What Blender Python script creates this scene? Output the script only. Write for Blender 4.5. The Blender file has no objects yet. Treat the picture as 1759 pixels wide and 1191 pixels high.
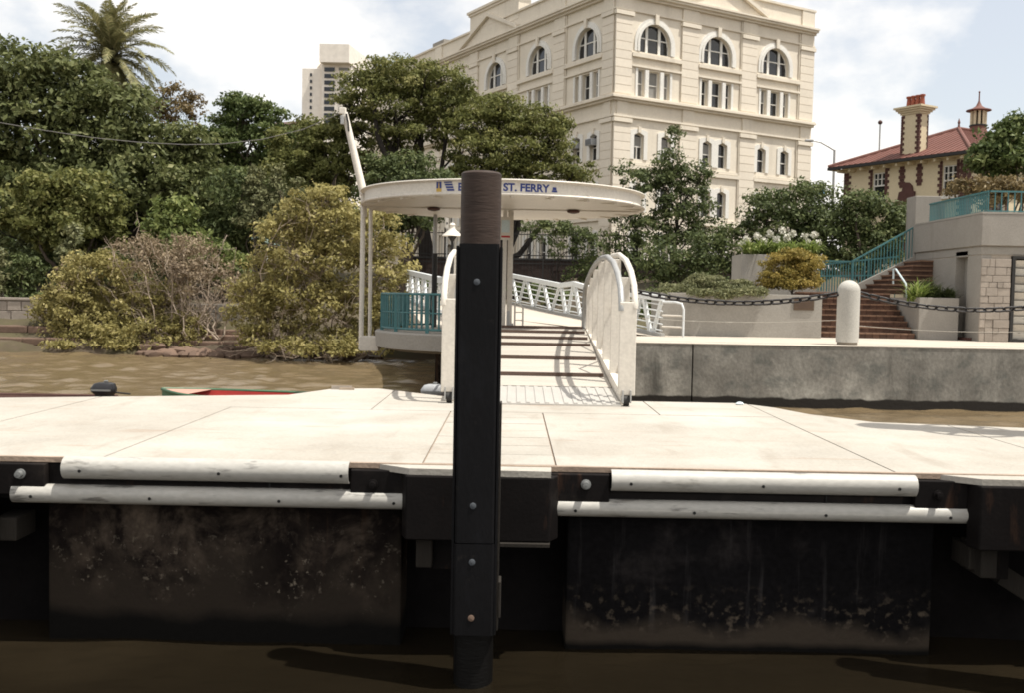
import bpy, math, random
import numpy as np
from mathutils import Vector, Matrix

random.seed(7)
rng = np.random.default_rng(11)
SC = bpy.context.scene
COL = SC.collection

# ------------------------------------------------------------------ camera
F, CX, CY, HW = 1755.0, 879.5, 595.5, 2.5
PITCH, ROLL = math.atan(85.5 / F), 0.019
_r0 = np.array([1, 0, 0.]); _f = np.array([0, math.cos(PITCH), -math.sin(PITCH)]); _u0 = np.array([0, math.sin(PITCH), math.cos(PITCH)])
_R = math.cos(ROLL) * _r0 + math.sin(ROLL) * _u0
_U = math.cos(ROLL) * _u0 - math.sin(ROLL) * _r0
EYE = np.array([0, 0, HW])
cam = bpy.data.cameras.new('camera'); camo = bpy.data.objects.new('camera', cam); COL.objects.link(camo)
cam.sensor_width = 36; cam.lens = 36 * F / 1759; cam.clip_start = .1; cam.clip_end = 3000
mw = Matrix.Identity(4)
for i in range(3):
    mw[i][0] = _R[i]; mw[i][1] = _U[i]; mw[i][2] = -_f[i]; mw[i][3] = EYE[i]
camo.matrix_world = mw
SC.camera = camo

# ------------------------------------------------------------------ sky, sun, exposure
SUN_AZ, SUN_EL = math.radians(71), math.radians(67)       # azimuth: from behind the viewer towards the right
S = Vector((math.sin(SUN_AZ) * math.cos(SUN_EL), -math.cos(SUN_AZ) * math.cos(SUN_EL), math.sin(SUN_EL)))
W = bpy.data.worlds.new('World'); SC.world = W; W.use_nodes = True
nt = W.node_tree; nt.nodes.clear(); N = nt.nodes.new; L = nt.links.new
out = N('ShaderNodeOutputWorld')
sky = N('ShaderNodeTexSky'); sky.sky_type = 'NISHITA'; sky.sun_disc = False
sky.sun_elevation = SUN_EL; sky.sun_rotation = math.pi - SUN_AZ
sky.air_density = 1.0; sky.dust_density = 2.0; sky.ozone_density = 1.0
bg = N('ShaderNodeBackground'); bg.inputs['Strength'].default_value = .125
hz = N('ShaderNodeMix'); hz.data_type = 'RGBA'; hz.inputs['Factor'].default_value = .42; hz.inputs['B'].default_value = (7.4, 7.1, 6.5, 1)
L(sky.outputs[0], hz.inputs['A']); L(hz.outputs['Result'], bg.inputs['Color'])
tc = N('ShaderNodeTexCoord'); mp = N('ShaderNodeMapping'); mp.inputs['Scale'].default_value = (1, 1, 1.7)
mp.inputs['Location'].default_value = (8.8, 3.3, 1.7)
L(tc.outputs['Generated'], mp.inputs['Vector'])
n1 = N('ShaderNodeTexNoise'); n1.inputs['Scale'].default_value = 2.6; n1.inputs['Detail'].default_value = 9; n1.inputs['Roughness'].default_value = .55
L(mp.outputs[0], n1.inputs['Vector'])
cr = N('ShaderNodeValToRGB'); cr.color_ramp.elements[0].position = .44; cr.color_ramp.elements[1].position = .545
L(n1.outputs['Fac'], cr.inputs[0])
n2 = N('ShaderNodeTexNoise'); n2.inputs['Scale'].default_value = 7; n2.inputs['Detail'].default_value = 6
L(mp.outputs[0], n2.inputs['Vector'])
cc = N('ShaderNodeValToRGB'); cc.color_ramp.elements[0].position = .3; cc.color_ramp.elements[1].position = .65
cc.color_ramp.elements[0].color = (.82, .80, .775, 1); cc.color_ramp.elements[1].color = (.93, .89, .83, 1)
L(n2.outputs['Fac'], cc.inputs[0])
bc = N('ShaderNodeBackground'); bc.inputs['Strength'].default_value = 1.08
L(cc.outputs[0], bc.inputs['Color'])
mx = N('ShaderNodeMixShader'); L(cr.outputs[0], mx.inputs[0]); L(bg.outputs[0], mx.inputs[1]); L(bc.outputs[0], mx.inputs[2])
L(mx.outputs[0], out.inputs['Surface'])

sl = bpy.data.lights.new('sun', 'SUN'); sl.energy = 4.3; sl.angle = math.radians(.53); sl.color = (1, .955, .87)
so = bpy.data.objects.new('sun', sl); COL.objects.link(so); so.location = (20, -30, 60)
so.rotation_euler = (-S).to_track_quat('-Z', 'Y').to_euler()
SC.view_settings.view_transform = 'Standard'; SC.view_settings.look = 'None'
SC.view_settings.exposure = 0.36; SC.view_settings.gamma = 1; SC.view_settings.use_curve_mapping = False
SC.cycles.max_bounces = 6; SC.cycles.filter_width = 1.8; SC.cycles.use_denoising = True
SC.cycles.sample_clamp_indirect = 6

# ------------------------------------------------------------------ placing helpers: a point of the place from a sight line and a real distance
def ray(x, y): return _R * (x - CX) / F - _U * (y - CY) / F + _f
def at(x, y, D):
    d = ray(x, y); return EYE + d * (D / d[1])
def G(x, y, z):
    d = ray(x, y); return EYE + d * ((z - HW) / d[2])
def onx(x, y, X):
    d = ray(x, y); return EYE + d * (X / d[0])

# ------------------------------------------------------------------ materials
def M(name, col, rough=.6, var=.12, scale=2.0, bump=.15, bscale=30, metal=0., orand=0., stain=None, stain_scale=1.2, stain_pos=(.45, .7), stretch=(1, 1, 1), spec=.4, fine=0.08):
    m = bpy.data.materials.new(name); m.use_nodes = True
    t = m.node_tree; b = t.nodes['Principled BSDF']; n = t.nodes.new; l = t.links.new
    b.inputs['Roughness'].default_value = rough; b.inputs['Metallic'].default_value = metal
    b.inputs['Specular IOR Level'].default_value = spec
    tcn = n('ShaderNodeTexCoord'); mpn = n('ShaderNodeMapping'); mpn.inputs['Scale'].default_value = stretch
    l(tcn.outputs['Object'], mpn.inputs['Vector']); vec = mpn.outputs[0]
    a = n('ShaderNodeTexNoise'); a.inputs['Scale'].default_value = scale; a.inputs['Detail'].default_value = 8; a.inputs['Roughness'].default_value = .6
    l(vec, a.inputs['Vector'])
    mr = n('ShaderNodeMapRange'); mr.inputs['From Min'].default_value = .25; mr.inputs['From Max'].default_value = .75
    mr.inputs['To Min'].default_value = 1 - var; mr.inputs['To Max'].default_value = 1 + var; l(a.outputs['Fac'], mr.inputs['Value'])
    f = n('ShaderNodeTexNoise'); f.inputs['Scale'].default_value = bscale; f.inputs['Detail'].default_value = 5
    l(vec, f.inputs['Vector'])
    mf = n('ShaderNodeMapRange'); mf.inputs['From Min'].default_value = .3; mf.inputs['From Max'].default_value = .7
    mf.inputs['To Min'].default_value = 1 - fine; mf.inputs['To Max'].default_value = 1 + fine; l(f.outputs['Fac'], mf.inputs['Value'])
    mul = n('ShaderNodeMath'); mul.operation = 'MULTIPLY'; l(mr.outputs[0], mul.inputs[0]); l(mf.outputs[0], mul.inputs[1])
    val = mul.outputs[0]
    if orand:
        oi = n('ShaderNodeObjectInfo'); mo = n('ShaderNodeMapRange'); mo.inputs['To Min'].default_value = 1 - orand; mo.inputs['To Max'].default_value = 1 + orand
        l(oi.outputs['Random'], mo.inputs['Value']); m2 = n('ShaderNodeMath'); m2.operation = 'MULTIPLY'; l(val, m2.inputs[0]); l(mo.outputs[0], m2.inputs[1]); val = m2.outputs[0]
    base = n('ShaderNodeRGB'); base.outputs[0].default_value = (*col, 1); csock = base.outputs[0]
    if stain:
        s = n('ShaderNodeTexNoise'); s.inputs['Scale'].default_value = stain_scale; s.inputs['Detail'].default_value = 10; s.inputs['Roughness'].default_value = .65; s.inputs['Distortion'].default_value = .4
        l(vec, s.inputs['Vector'])
        r = n('ShaderNodeMapRange'); r.inputs['From Min'].default_value = stain_pos[0]; r.inputs['From Max'].default_value = stain_pos[1]; l(s.outputs['Fac'], r.inputs['Value'])
        mxn = n('ShaderNodeMix'); mxn.data_type = 'RGBA'; l(r.outputs[0], mxn.inputs['Factor']); l(csock, mxn.inputs['A']); mxn.inputs['B'].default_value = (*stain, 1); csock = mxn.outputs['Result']
    vm = n('ShaderNodeVectorMath'); vm.operation = 'SCALE'; l(csock, vm.inputs[0]); l(val, vm.inputs['Scale'])
    l(vm.outputs[0], b.inputs['Base Color'])
    if bump:
        bp = n('ShaderNodeBump'); bp.inputs['Strength'].default_value = bump; bp.inputs['Distance'].default_value = .02
        l(f.outputs['Fac'], bp.inputs['Height']); l(bp.outputs[0], b.inputs['Normal'])
    return m

def layer(m, col, stretch, scale, p0, p1, amount, zr=None, detail=6):
    """one more coat of marks: where a noise passes p0..p1 (and, with zr, fading out above a height)"""
    t = m.node_tree; b = t.nodes['Principled BSDF']; n = t.nodes.new; l = t.links.new
    src = b.inputs['Base Color'].links[0].from_socket
    tcn = n('ShaderNodeTexCoord'); mpn = n('ShaderNodeMapping'); mpn.inputs['Scale'].default_value = stretch; mpn.inputs['Location'].default_value = (rng.uniform(0, 9), rng.uniform(0, 9), rng.uniform(0, 9))
    l(tcn.outputs['Object'], mpn.inputs['Vector'])
    nz = n('ShaderNodeTexNoise'); nz.inputs['Scale'].default_value = scale; nz.inputs['Detail'].default_value = detail; nz.inputs['Roughness'].default_value = .6; l(mpn.outputs[0], nz.inputs['Vector'])
    mr = n('ShaderNodeMapRange'); mr.inputs['From Min'].default_value = p0; mr.inputs['From Max'].default_value = p1; mr.inputs['To Max'].default_value = amount; l(nz.outputs['Fac'], mr.inputs['Value'])
    fac = mr.outputs[0]
    if zr:
        sp = n('ShaderNodeSeparateXYZ'); l(tcn.outputs['Object'], sp.inputs[0])
        mz = n('ShaderNodeMapRange'); mz.inputs['From Min'].default_value = zr[0]; mz.inputs['From Max'].default_value = zr[1]; mz.inputs['To Min'].default_value = 1; mz.inputs['To Max'].default_value = 0; l(sp.outputs['Z'], mz.inputs['Value'])
        mu = n('ShaderNodeMath'); mu.operation = 'MULTIPLY'; l(fac, mu.inputs[0]); l(mz.outputs[0], mu.inputs[1]); fac = mu.outputs[0]
    mxn = n('ShaderNodeMix'); mxn.data_type = 'RGBA'; l(fac, mxn.inputs['Factor']); l(src, mxn.inputs['A']); mxn.inputs['B'].default_value = (*col, 1); l(mxn.outputs['Result'], b.inputs['Base Color'])

def leaf_mat(name, c0, c1, c2, trans=.22, rough=.5):
    """leaf colour between three greens by each leaf's own tint"""
    m = bpy.data.materials.new(name); m.use_nodes = True
    t = m.node_tree; n = t.nodes.new; l = t.links.new; b = t.nodes['Principled BSDF']; o = t.nodes['Material Output']
    a = n('ShaderNodeAttribute'); a.attribute_name = 'tint'
    r = n('ShaderNodeValToRGB'); e = r.color_ramp.elements
    e[0].position = 0; e[0].color = (*c0, 1); e[1].position = 1; e[1].color = (*c2, 1)
    k = e.new(.55); k.color = (*c1, 1)
    l(a.outputs['Fac'], r.inputs[0]); l(r.outputs[0], b.inputs['Base Color']); b.inputs['Roughness'].default_value = rough
    b.inputs['Specular IOR Level'].default_value = .22
    tr = n('ShaderNodeBsdfTranslucent'); l(r.outputs[0], tr.inputs['Color'])
    mxs = n('ShaderNodeMixShader'); mxs.inputs[0].default_value = trans; l(b.outputs[0], mxs.inputs[1]); l(tr.outputs[0], mxs.inputs[2]); l(mxs.outputs[0], o.inputs['Surface'])
    return m

MT = {}
def setup_materials():
    MT['deck'] = M('deck_concrete', (.40, .372, .325), .85, .12, .7, .2, 45, stain=(.345, .312, .265), stain_scale=1.1, stain_pos=(.46, .72))
    MT['deck_edge'] = M('deck_edge_timber', (.33, .25, .19), .8, .25, 3, .3, 30)
    MT['plank'] = M('gangway_plank', (.42, .385, .335), .8, .12, 1.5, .25, 40, stretch=(1, 6, 1), orand=.07)
    MT['batten'] = M('timber_batten', (.10, .065, .05), .8, .2, 3, .3, 40)
    MT['treadplate'] = M('aluminium_plate', (.50, .48, .445), .5, .08, 3, .1, 60, metal=.25)
    MT['hull'] = M('stained_hull', (.0095, .0070, .0062), .9, .4, 1.4, .4, 22, stain=(.13, .10, .075), stain_scale=2.1, stain_pos=(.50, .78), fine=.3, spec=0.08)
    MT['void'] = M('dark_void', (.010, .009, .009), .9, .3, 2, .2, 20, spec=0.03)  # near-black stands in for the shade inside openings and between the floats
    MT['steel'] = M('black_painted_steel', (.0075, .006, .0058), .6, .35, 2.5, .08, 40, stain=(.026, .021, .018), stain_scale=3, stain_pos=(.55, .8), spec=0.12)
    MT['clad'] = M('black_plastic_cladding', (.0045, .0043, .005), .55, .3, 3, .12, 40, stain=(.013, .013, .016), stain_scale=5, stain_pos=(.55, .85), stretch=(1, 1, .35), spec=0.16)
    MT['pile'] = M('brown_pile_sleeve', (.050, .034, .027), .55, .22, 3, .18, 25, stretch=(.6, .6, 4), fine=.14, spec=0.2)
    MT['dull_bolt'] = M('dull_bolt', (.07, .078, .088), .6, .15, 8, .1, 60)
    MT['dark_brick'] = M('dark_brown_brick', (.038, .024, .020), .9, .25, 4, .2, 20, orand=.25)
    MT['soffit_front'] = M('cream_soffit_lit', (.47, .43, .36), .6, .07, 1.5, .05, 30)  # near half of the shelter soffit, its brighter light painted into the colour
    MT['grey_timber'] = M('weathered_timber', (.019, .015, .011), .85, .25, 3, .3, 30, stretch=(1, 1, .3))
    MT['pvc'] = M('grey_pvc_pipe', (.44, .425, .39), .45, .08, 2, .05, 40, stain=(.36, .34, .30), stain_scale=4, stain_pos=(.6, .85), stretch=(.5, 1, 1))
    MT['hole'] = M('bolt_hole', (.01, .01, .01), .9, 0, 1, 0)
    MT['bolt'] = M('galvanised_bolt', (.25, .255, .25), .45, .15, 8, .1, 60, metal=.4)
    MT['white'] = M('white_paint', (.65, .605, .535), .45, .06, 2.5, .05, 30, stain=(.56, .50, .42), stain_scale=3, stain_pos=(.6, .9))
    MT['soffit'] = M('cream_soffit_shaded', (.38, .28, .18), .6, .07, 1.5, .05, 30)  # back half of the shelter soffit, its deeper shade painted into the colour
    MT['letter'] = M('blue_lettering', (.025, .045, .20), .5, .05, 3, 0)
    MT['logo_yellow'] = M('yellow_print', (.55, .36, .08), .5, .05, 3, 0)
    MT['red_print'] = M('red_print', (.42, .03, .03), .5, .05, 3, 0)
    MT['notice'] = M('pale_blue_notice', (.55, .64, .66), .4, .05, 3, 0)
    MT['teal'] = M('teal_paint', (.055, .155, .165), .5, .12, 2, .06, 30, stain=(.075, .21, .215), stain_scale=3)
    MT['galv'] = M('galvanised_steel', (.40, .40, .39), .5, .12, 4, .05, 40, metal=.5)
    MT['quay'] = M('stained_quay_concrete', (.20, .19, .168), .9, .38, 1.1, .35, 14, stain=(.42, .405, .36), stain_scale=.75, stain_pos=(.47, .72), stretch=(1, 1, .8), fine=.16)
    MT['quay_top'] = M('promenade_concrete', (.47, .42, .355), .85, .10, 1.2, .2, 30, stain=(.43, .38, .31), stain_scale=.6)
    MT['conc'] = M('grey_concrete', (.285, .265, .236), .85, .10, .8, .2, 25, stain=(.25, .23, .205), stain_scale=.8)
    MT['conc_light'] = M('pale_concrete', (.31, .29, .258), .85, .10, .9, .2, 25, stain=(.28, .26, .23), stain_scale=1)
    MT['bollard'] = M('speckled_concrete', (.45, .435, .395), .8, .06, 2, .25, 55, fine=.16)
    MT['chain'] = M('black_chain_iron', (.022, .020, .02), .5, .2, 6, .2, 40, metal=.3, stain=(.07, .04, .025), stain_scale=6, stain_pos=(.55, .8))
    MT['rope'] = M('pale_cord', (.6, .57, .5), .8, .05, 3, 0)
    MT['cable'] = M('grey_cable', (.20, .19, .18), .6, .05, 3, 0)
    MT['stucco'] = M('cream_stucco', (.71, .645, .54), .85, .06, .35, .08, 6, stain=(.65, .58, .475), stain_scale=.25, stain_pos=(.5, .85), fine=.04)
    MT['trim'] = M('white_trim', (.72, .70, .65), .7, .05, .6, .04, 8)
    MT['course'] = M('cream_course', (.725, .655, .55), .85, .05, .6, .06, 6, orand=.04, fine=.04)
    g = MT['glass'] = M('dark_window_glass', (.018, .019, .022), .06, .3, .4, .03, 1.2, spec=.6); 
    MT['blind'] = M('grey_blind', (.24, .235, .22), .7, .1, 1, 0)
    MT['brick'] = M('dark_red_brick', (.085, .038, .031), .85, .2, 4, .2, 20, orand=.12)
    MT['step'] = M('brown_brick_step', (.185, .108, .07), .85, .25, 5, .25, 14, stretch=(1.2, 1, 1), orand=.08)
    MT['riser'] = M('dark_brick_riser', (.085, .045, .03), .85, .3, 5, .25, 14, orand=.35)
    MT['sandstone'] = M('sandstone', (.31, .268, .228), .9, .14, 3, .35, 18, orand=.09)
    MT['cool_white'] = M('cool_white_paint', (.60, .62, .62), .5, .06, 2.5, .05, 30)
    MT['joint'] = M('pale_joint', (.36, .31, .255), .9, .1, 4, .2, 30)
    MT['mortar'] = M('mortar', (.24, .21, .17), .9, .1, 4, .2, 30)
    MT['roof'] = M('red_roof_iron', (.15, .060, .045), .7, .14, 1, .08, 20)
    MT['roof_dark'] = M('brown_roof', (.085, .04, .032), .7, .15, 1, .1, 8)
    MT['terracotta'] = M('terracotta', (.26, .075, .045), .8, .12, 3, .1, 20)
    MT['house_wall'] = M('cream_roughcast', (.60, .51, .35), .9, .07, .8, .15, 20)
    MT['tower'] = M('white_render', (.80, .74, .66), .8, .04, .05, .02, 1)
    MT['bark'] = M('bark', (.085, .066, .05), .9, .3, 3, .5, 14, stretch=(1, 1, .3))
    MT['pale_bark'] = M('pale_dry_wood', (.36, .29, .225), .9, .2, 3, .3, 14)
    MT['dark_bark'] = M('dark_bark', (.028, .022, .018), .9, .3, 3, .4, 14)
    MT['soil'] = M('bank_soil', (.085, .064, .043), .95, .35, .5, .6, 3, stain=(.075, .065, .032), stain_scale=.3, stain_pos=(.45, .6))
    MT['mud'] = M('muddy_rock', (.15, .098, .07), .85, .3, 1.2, .6, 6, orand=.2)
    MT['iron'] = M('dark_iron', (.02, .019, .018), .6, .1, 4, 0)
    MT['boat_red'] = M('red_boat_paint', (.33, .022, .016), .45, .12, 3, .05, 20)
    MT['boat_green'] = M('green_boat_paint', (.06, .14, .075), .45, .12, 3, .05, 20)
    MT['boat_pink'] = M('faded_boat_deck', (.46, .26, .20), .6, .12, 3, .05, 20)
    MT['motor'] = M('black_motor_cowl', (.02, .02, .023), .35, .15, 5, .03, 20)
    MT['motor_grey'] = M('grey_motor_cowl', (.36, .37, .38), .4, .1, 5, .03, 20)
    MT['plaque'] = M('bronze_plaque', (.10, .068, .045), .5, .15, 6, .1, 30, metal=.3)
    MT['sign_blue'] = M('blue_sign', (.12, .26, .38), .5, .05, 2, 0)
    MT['petal'] = M('white_petal', (.66, .64, .56), .6, .05, 3, 0)
    MT['shed'] = M('grey_green_roof', (.22, .30, .27), .6, .1, 1, 0)
    MT['louvre'] = M('pale_louvre', (.46, .42, .36), .6, .12, 2, .1, 20, orand=.2)
    # water
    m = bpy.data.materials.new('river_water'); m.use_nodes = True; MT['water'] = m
    t = m.node_tree; b = t.nodes['Principled BSDF']; n = t.nodes.new; l = t.links.new
    b.inputs['Base Color'].default_value = (.034, .0245, .0125, 1); b.inputs['Roughness'].default_value = .15; b.inputs['IOR'].default_value = 1.36; b.inputs['Specular Tint'].default_value = (1, .85, .62, 1)
    tcn = n('ShaderNodeTexCoord'); mpn = n('ShaderNodeMapping'); mpn.inputs['Scale'].default_value = (.55, 1.0, 1); l(tcn.outputs['Object'], mpn.inputs['Vector'])
    a = n('ShaderNodeTexNoise'); a.inputs['Scale'].default_value = 6; a.inputs['Detail'].default_value = 6; a.inputs['Roughness'].default_value = .6; a.inputs['Distortion'].default_value = .6; l(mpn.outputs[0], a.inputs['Vector'])
    c = n('ShaderNodeTexNoise'); c.inputs['Scale'].default_value = .55; c.inputs['Detail'].default_value = 3; l(mpn.outputs[0], c.inputs['Vector'])
    ad = n('ShaderNodeMath'); ad.operation = 'MULTIPLY_ADD'; l(c.outputs['Fac'], ad.inputs[0]); ad.inputs[1].default_value = 1.6; l(a.outputs['Fac'], ad.inputs[2])
    bp = n('ShaderNodeBump'); bp.inputs['Strength'].default_value = .35; bp.inputs['Distance'].default_value = .05; l(ad.outputs[0], bp.inputs['Height']); l(bp.outputs[0], b.inputs['Normal'])
    # muddy tan along the bank; shade on the near water painted in as darker colour
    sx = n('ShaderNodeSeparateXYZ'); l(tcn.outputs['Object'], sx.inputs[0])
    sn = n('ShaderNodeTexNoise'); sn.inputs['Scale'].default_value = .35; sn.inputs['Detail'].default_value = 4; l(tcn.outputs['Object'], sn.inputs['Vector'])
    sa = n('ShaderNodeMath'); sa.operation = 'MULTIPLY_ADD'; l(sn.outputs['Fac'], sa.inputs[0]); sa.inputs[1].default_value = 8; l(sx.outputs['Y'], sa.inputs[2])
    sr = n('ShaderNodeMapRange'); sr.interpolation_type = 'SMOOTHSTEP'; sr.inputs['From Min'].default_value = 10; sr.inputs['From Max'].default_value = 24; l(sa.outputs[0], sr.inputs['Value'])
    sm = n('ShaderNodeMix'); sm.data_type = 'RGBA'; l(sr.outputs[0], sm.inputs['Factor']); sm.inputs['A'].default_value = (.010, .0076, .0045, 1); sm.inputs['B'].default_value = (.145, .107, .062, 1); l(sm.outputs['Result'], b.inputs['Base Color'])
    # leaves
    MT['lf_dark'] = leaf_mat('dark_leaf', (.066, .080, .030), (.150, .168, .062), (.32, .32, .155), .34, .6)
    MT['lf_mid'] = leaf_mat('green_leaf', (.055, .082, .026), (.120, .155, .050), (.23, .255, .10), .35, .55)
    MT['lf_olive'] = leaf_mat('olive_leaf', (.080, .092, .028), (.180, .188, .058), (.32, .30, .12), .36, .6)
    MT['lf_yellow'] = leaf_mat('yellow_green_leaf', (.165, .148, .052), (.36, .315, .118), (.55, .475, .235), .38, .6)
    MT['lf_lime'] = leaf_mat('lime_leaf', (.085, .115, .035), (.20, .235, .075), (.36, .37, .15), .35, .55)
    MT['lf_dry'] = leaf_mat('dry_leaf', (.17, .125, .08), (.32, .25, .165), (.46, .38, .27), .3, .6)
    MT['lf_deep'] = leaf_mat('deep_green_leaf', (.050, .068, .026), (.108, .135, .050), (.22, .24, .10), .3, .6)
    MT['lf_grey'] = leaf_mat('grey_green_leaf', (.095, .105, .05), (.21, .215, .105), (.36, .345, .19), .32, .55)
    MT['lf_orange'] = leaf_mat('orange_leaf', (.16, .135, .036), (.34, .265, .07), (.50, .36, .12), .32, .55)
    MT['lf_palm'] = leaf_mat('palm_leaf', (.10, .105, .045), (.26, .245, .115), (.46, .40, .22), .3, .5)
    MT['lf_strap'] = leaf_mat('strap_leaf', (.09, .13, .03), (.22, .28, .07), (.46, .47, .22), .35, .4)
    MT['lf_rust'] = leaf_mat('rusty_leaf', (.10, .078, .035), (.20, .145, .065), (.30, .23, .11), .3)
setup_materials()
layer(MT['deck'], (.30, .265, .22), (1, .3, 1), 4, .56, .72, .65)
layer(MT['deck'], (.50, .48, .44), (1, 1, 1), .55, .5, .66, .5)
layer(MT['deck'], (.16, .135, .11), (1, 1, 1), 24, .67, .73, .7)
layer(MT['deck'], (.30, .205, .14), (.35, 2, 1), 3, .60, .72, .5)
layer(MT['pvc'], (.06, .055, .05), (1.1, 5, 5), 2.6, .58, .67, .7)
layer(MT['pvc'], (.30, .27, .22), (.6, 3, 3), 5, .55, .75, .5)
layer(MT['clad'], (.032, .032, .036), (10, 10, .7), 2.2, .66, .74, .5)
layer(MT['clad'], (.035, .03, .026), (1, 1, 1), 12, .62, .72, .4)
layer(MT['hull'], (.075, .042, .026), (4, 4, .45), 1.6, .60, .74, .55)
layer(MT['hull'], (.15, .115, .085), (1, 1, .8), 3, .50, .70, .45, (.45, .95))
layer(MT['hull'], (.26, .22, .17), (1, 1, 1), 24, .60, .68, .8, (.40, .85))
layer(MT['steel'], (.07, .036, .022), (3, 3, .7), 2.5, .60, .72, .5)
layer(MT['pile'], (.085, .06, .048), (.5, .5, 7), 3, .58, .72, .5)
layer(MT['stucco'], (.42, .37, .30), (.8, .8, .10), .7, .56, .74, .45)
layer(MT['quay'], (.05, .048, .042), (1.6, 1.6, .22), 1.4, .56, .70, .65)
layer(MT['quay'], (.07, .08, .075), (1, 1, 1.3), 1.9, .52, .66, .5)
layer(MT['quay_top'], (.30, .26, .21), (1, 1, 1), 3, .6, .75, .4)
layer(MT['white'], (.42, .34, .25), (2, 2, .5), 3, .66, .78, .4)
layer(MT['conc'], (.19, .17, .15), (1.2, 1.2, .15), 1.2, .58, .74, .45)
layer(MT['conc_light'], (.22, .20, .17), (1.2, 1.2, .18), 1.3, .58, .74, .45)
layer(MT['roof'], (.19, .085, .065), (1, 1, 1), .9, .55, .7, .4)

# ------------------------------------------------------------------ mesh builder
class MB:
    def __init__(s): s.v = []; s.f = []
    def add(s, vs, fs):
        o = len(s.v); s.v += [tuple(map(float, p)) for p in vs]; s.f += [tuple(i + o for i in q) for q in fs]; return s
    def box(s, x0, x1, y0, y1, z0, z1, T=None):
        vs = [(x, y, z) for z in (z0, z1) for y in (y0, y1) for x in (x0, x1)]
        if T: vs = [T(*p) for p in vs]
        return s.add(vs, [(0, 2, 3, 1), (4, 5, 7, 6), (0, 1, 5, 4), (2, 6, 7, 3), (0, 4, 6, 2), (1, 3, 7, 5)])
    def bar(s, p, q, w, h, up=(0, 0, 1)):
        p, q = Vector(p), Vector(q); d = (q - p).normalized(); u = Vector(up)
        a = d.cross(u)
        if a.length < 1e-4: a = d.cross(Vector((1, 0, 0)))
        a.normalize(); b = a.cross(d).normalized()
        vs = [e + a * (i * w / 2) + b * (j * h / 2) for e in (p, q) for i, j in ((-1, -1), (1, -1), (1, 1), (-1, 1))]
        return s.add(vs, [(0, 1, 2, 3), (7, 6, 5, 4), (0, 4, 5, 1), (1, 5, 6, 2), (2, 6, 7, 3), (3, 7, 4, 0)])
    def tube(s, pts, r, n=8, cap=True):
        pts = [Vector(p) for p in pts]; rs = r if isinstance(r, (list, tuple)) else [r] * len(pts)
        o = len(s.v); prev = None
        for i, p in enumerate(pts):
            d = (pts[min(i + 1, len(pts) - 1)] - pts[max(i - 1, 0)])
            d = d.normalized() if d.length > 1e-9 else Vector((0, 0, 1))
            if prev is None:
                a = d.orthogonal().normalized()
            else:
                a = prev - d * prev.dot(d); a = a.normalized() if a.length > 1e-6 else d.orthogonal().normalized()
            prev = a; b = d.cross(a)
            for k in range(n):
                t = 2 * math.pi * k / n
                s.v.append(tuple(p + (a * math.cos(t) + b * math.sin(t)) * rs[i]))
        for i in range(len(pts) - 1):
            for k in range(n):
                s.f.append((o + i * n + k, o + i * n + (k + 1) % n, o + (i + 1) * n + (k + 1) % n, o + (i + 1) * n + k))
        if cap:
            s.f.append(tuple(o + k for k in range(n))[::-1]); s.f.append(tuple(o + (len(pts) - 1) * n + k for k in range(n)))
        return s
    def lathe(s, prof, c=(0, 0, 0), n=24, a0=0, a1=2 * math.pi):
        """prof: (radius, z) pairs from bottom to top, turned about a vertical axis through c"""
        full = abs(a1 - a0 - 2 * math.pi) < 1e-6; m = n if full else n + 1; o = len(s.v)
        for r, z in prof:
            for k in range(m):
                t = a0 + (a1 - a0) * k / n
                s.v.append((c[0] + r * math.cos(t), c[1] + r * math.sin(t), c[2] + z))
        for i in range(len(prof) - 1):
            for k in range(n):
                k2 = (k + 1) % m
                s.f.append((o + i * m + k, o + i * m + k2, o + (i + 1) * m + k2, o + (i + 1) * m + k))
        if full:
            if prof[0][0] > 1e-4: s.f.append(tuple(o + k for k in range(m))[::-1])
            if prof[-1][0] > 1e-4: s.f.append(tuple(o + (len(prof) - 1) * m + k for k in range(m)))
        return s
    def prism(s, poly, z0, z1):
        n = len(poly); vs = [(p[0], p[1], z0) for p in poly] + [(p[0], p[1], z1) for p in poly]
        return s.add(vs, [tuple(range(n))[::-1], tuple(range(n, 2 * n))] + [(i, (i + 1) % n, n + (i + 1) % n, n + i) for i in range(n)])
    def extr(s, poly, vec):
        """a polygon of 3D points, extruded along vec"""
        n = len(poly); v = Vector(vec); vs = [Vector(p) for p in poly]; vs += [p + v for p in vs]
        return s.add(vs, [tuple(range(n)), tuple(range(n, 2 * n))[::-1]] + [(i, n + i, n + (i + 1) % n, (i + 1) % n) for i in range(n)])
    def mesh(s, name, mat):
        me = bpy.data.meshes.new(name); me.from_pydata(s.v, [], s.f); me.materials.append(mat); me.validate(); return me
    def build(s, name, mat, parent=None, smooth=0, bevel=0, fix=True):
        me = s.mesh(name, mat)
        if fix:
            import bmesh
            bm = bmesh.new(); bm.from_mesh(me); bmesh.ops.recalc_face_normals(bm, faces=bm.faces); bm.to_mesh(me); bm.free()
        if smooth:
            me.polygons.foreach_set('use_smooth', [True] * len(me.polygons)); me.set_sharp_from_angle(angle=math.radians(smooth))
        o = bpy.data.objects.new(name, me); COL.objects.link(o)
        if parent is not None: o.parent = parent
        if bevel:
            b = o.modifiers.new('bevel', 'BEVEL'); b.width = bevel; b.segments = 2; b.limit_method = 'ANGLE'; b.angle_limit = math.radians(50)
        return o

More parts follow.
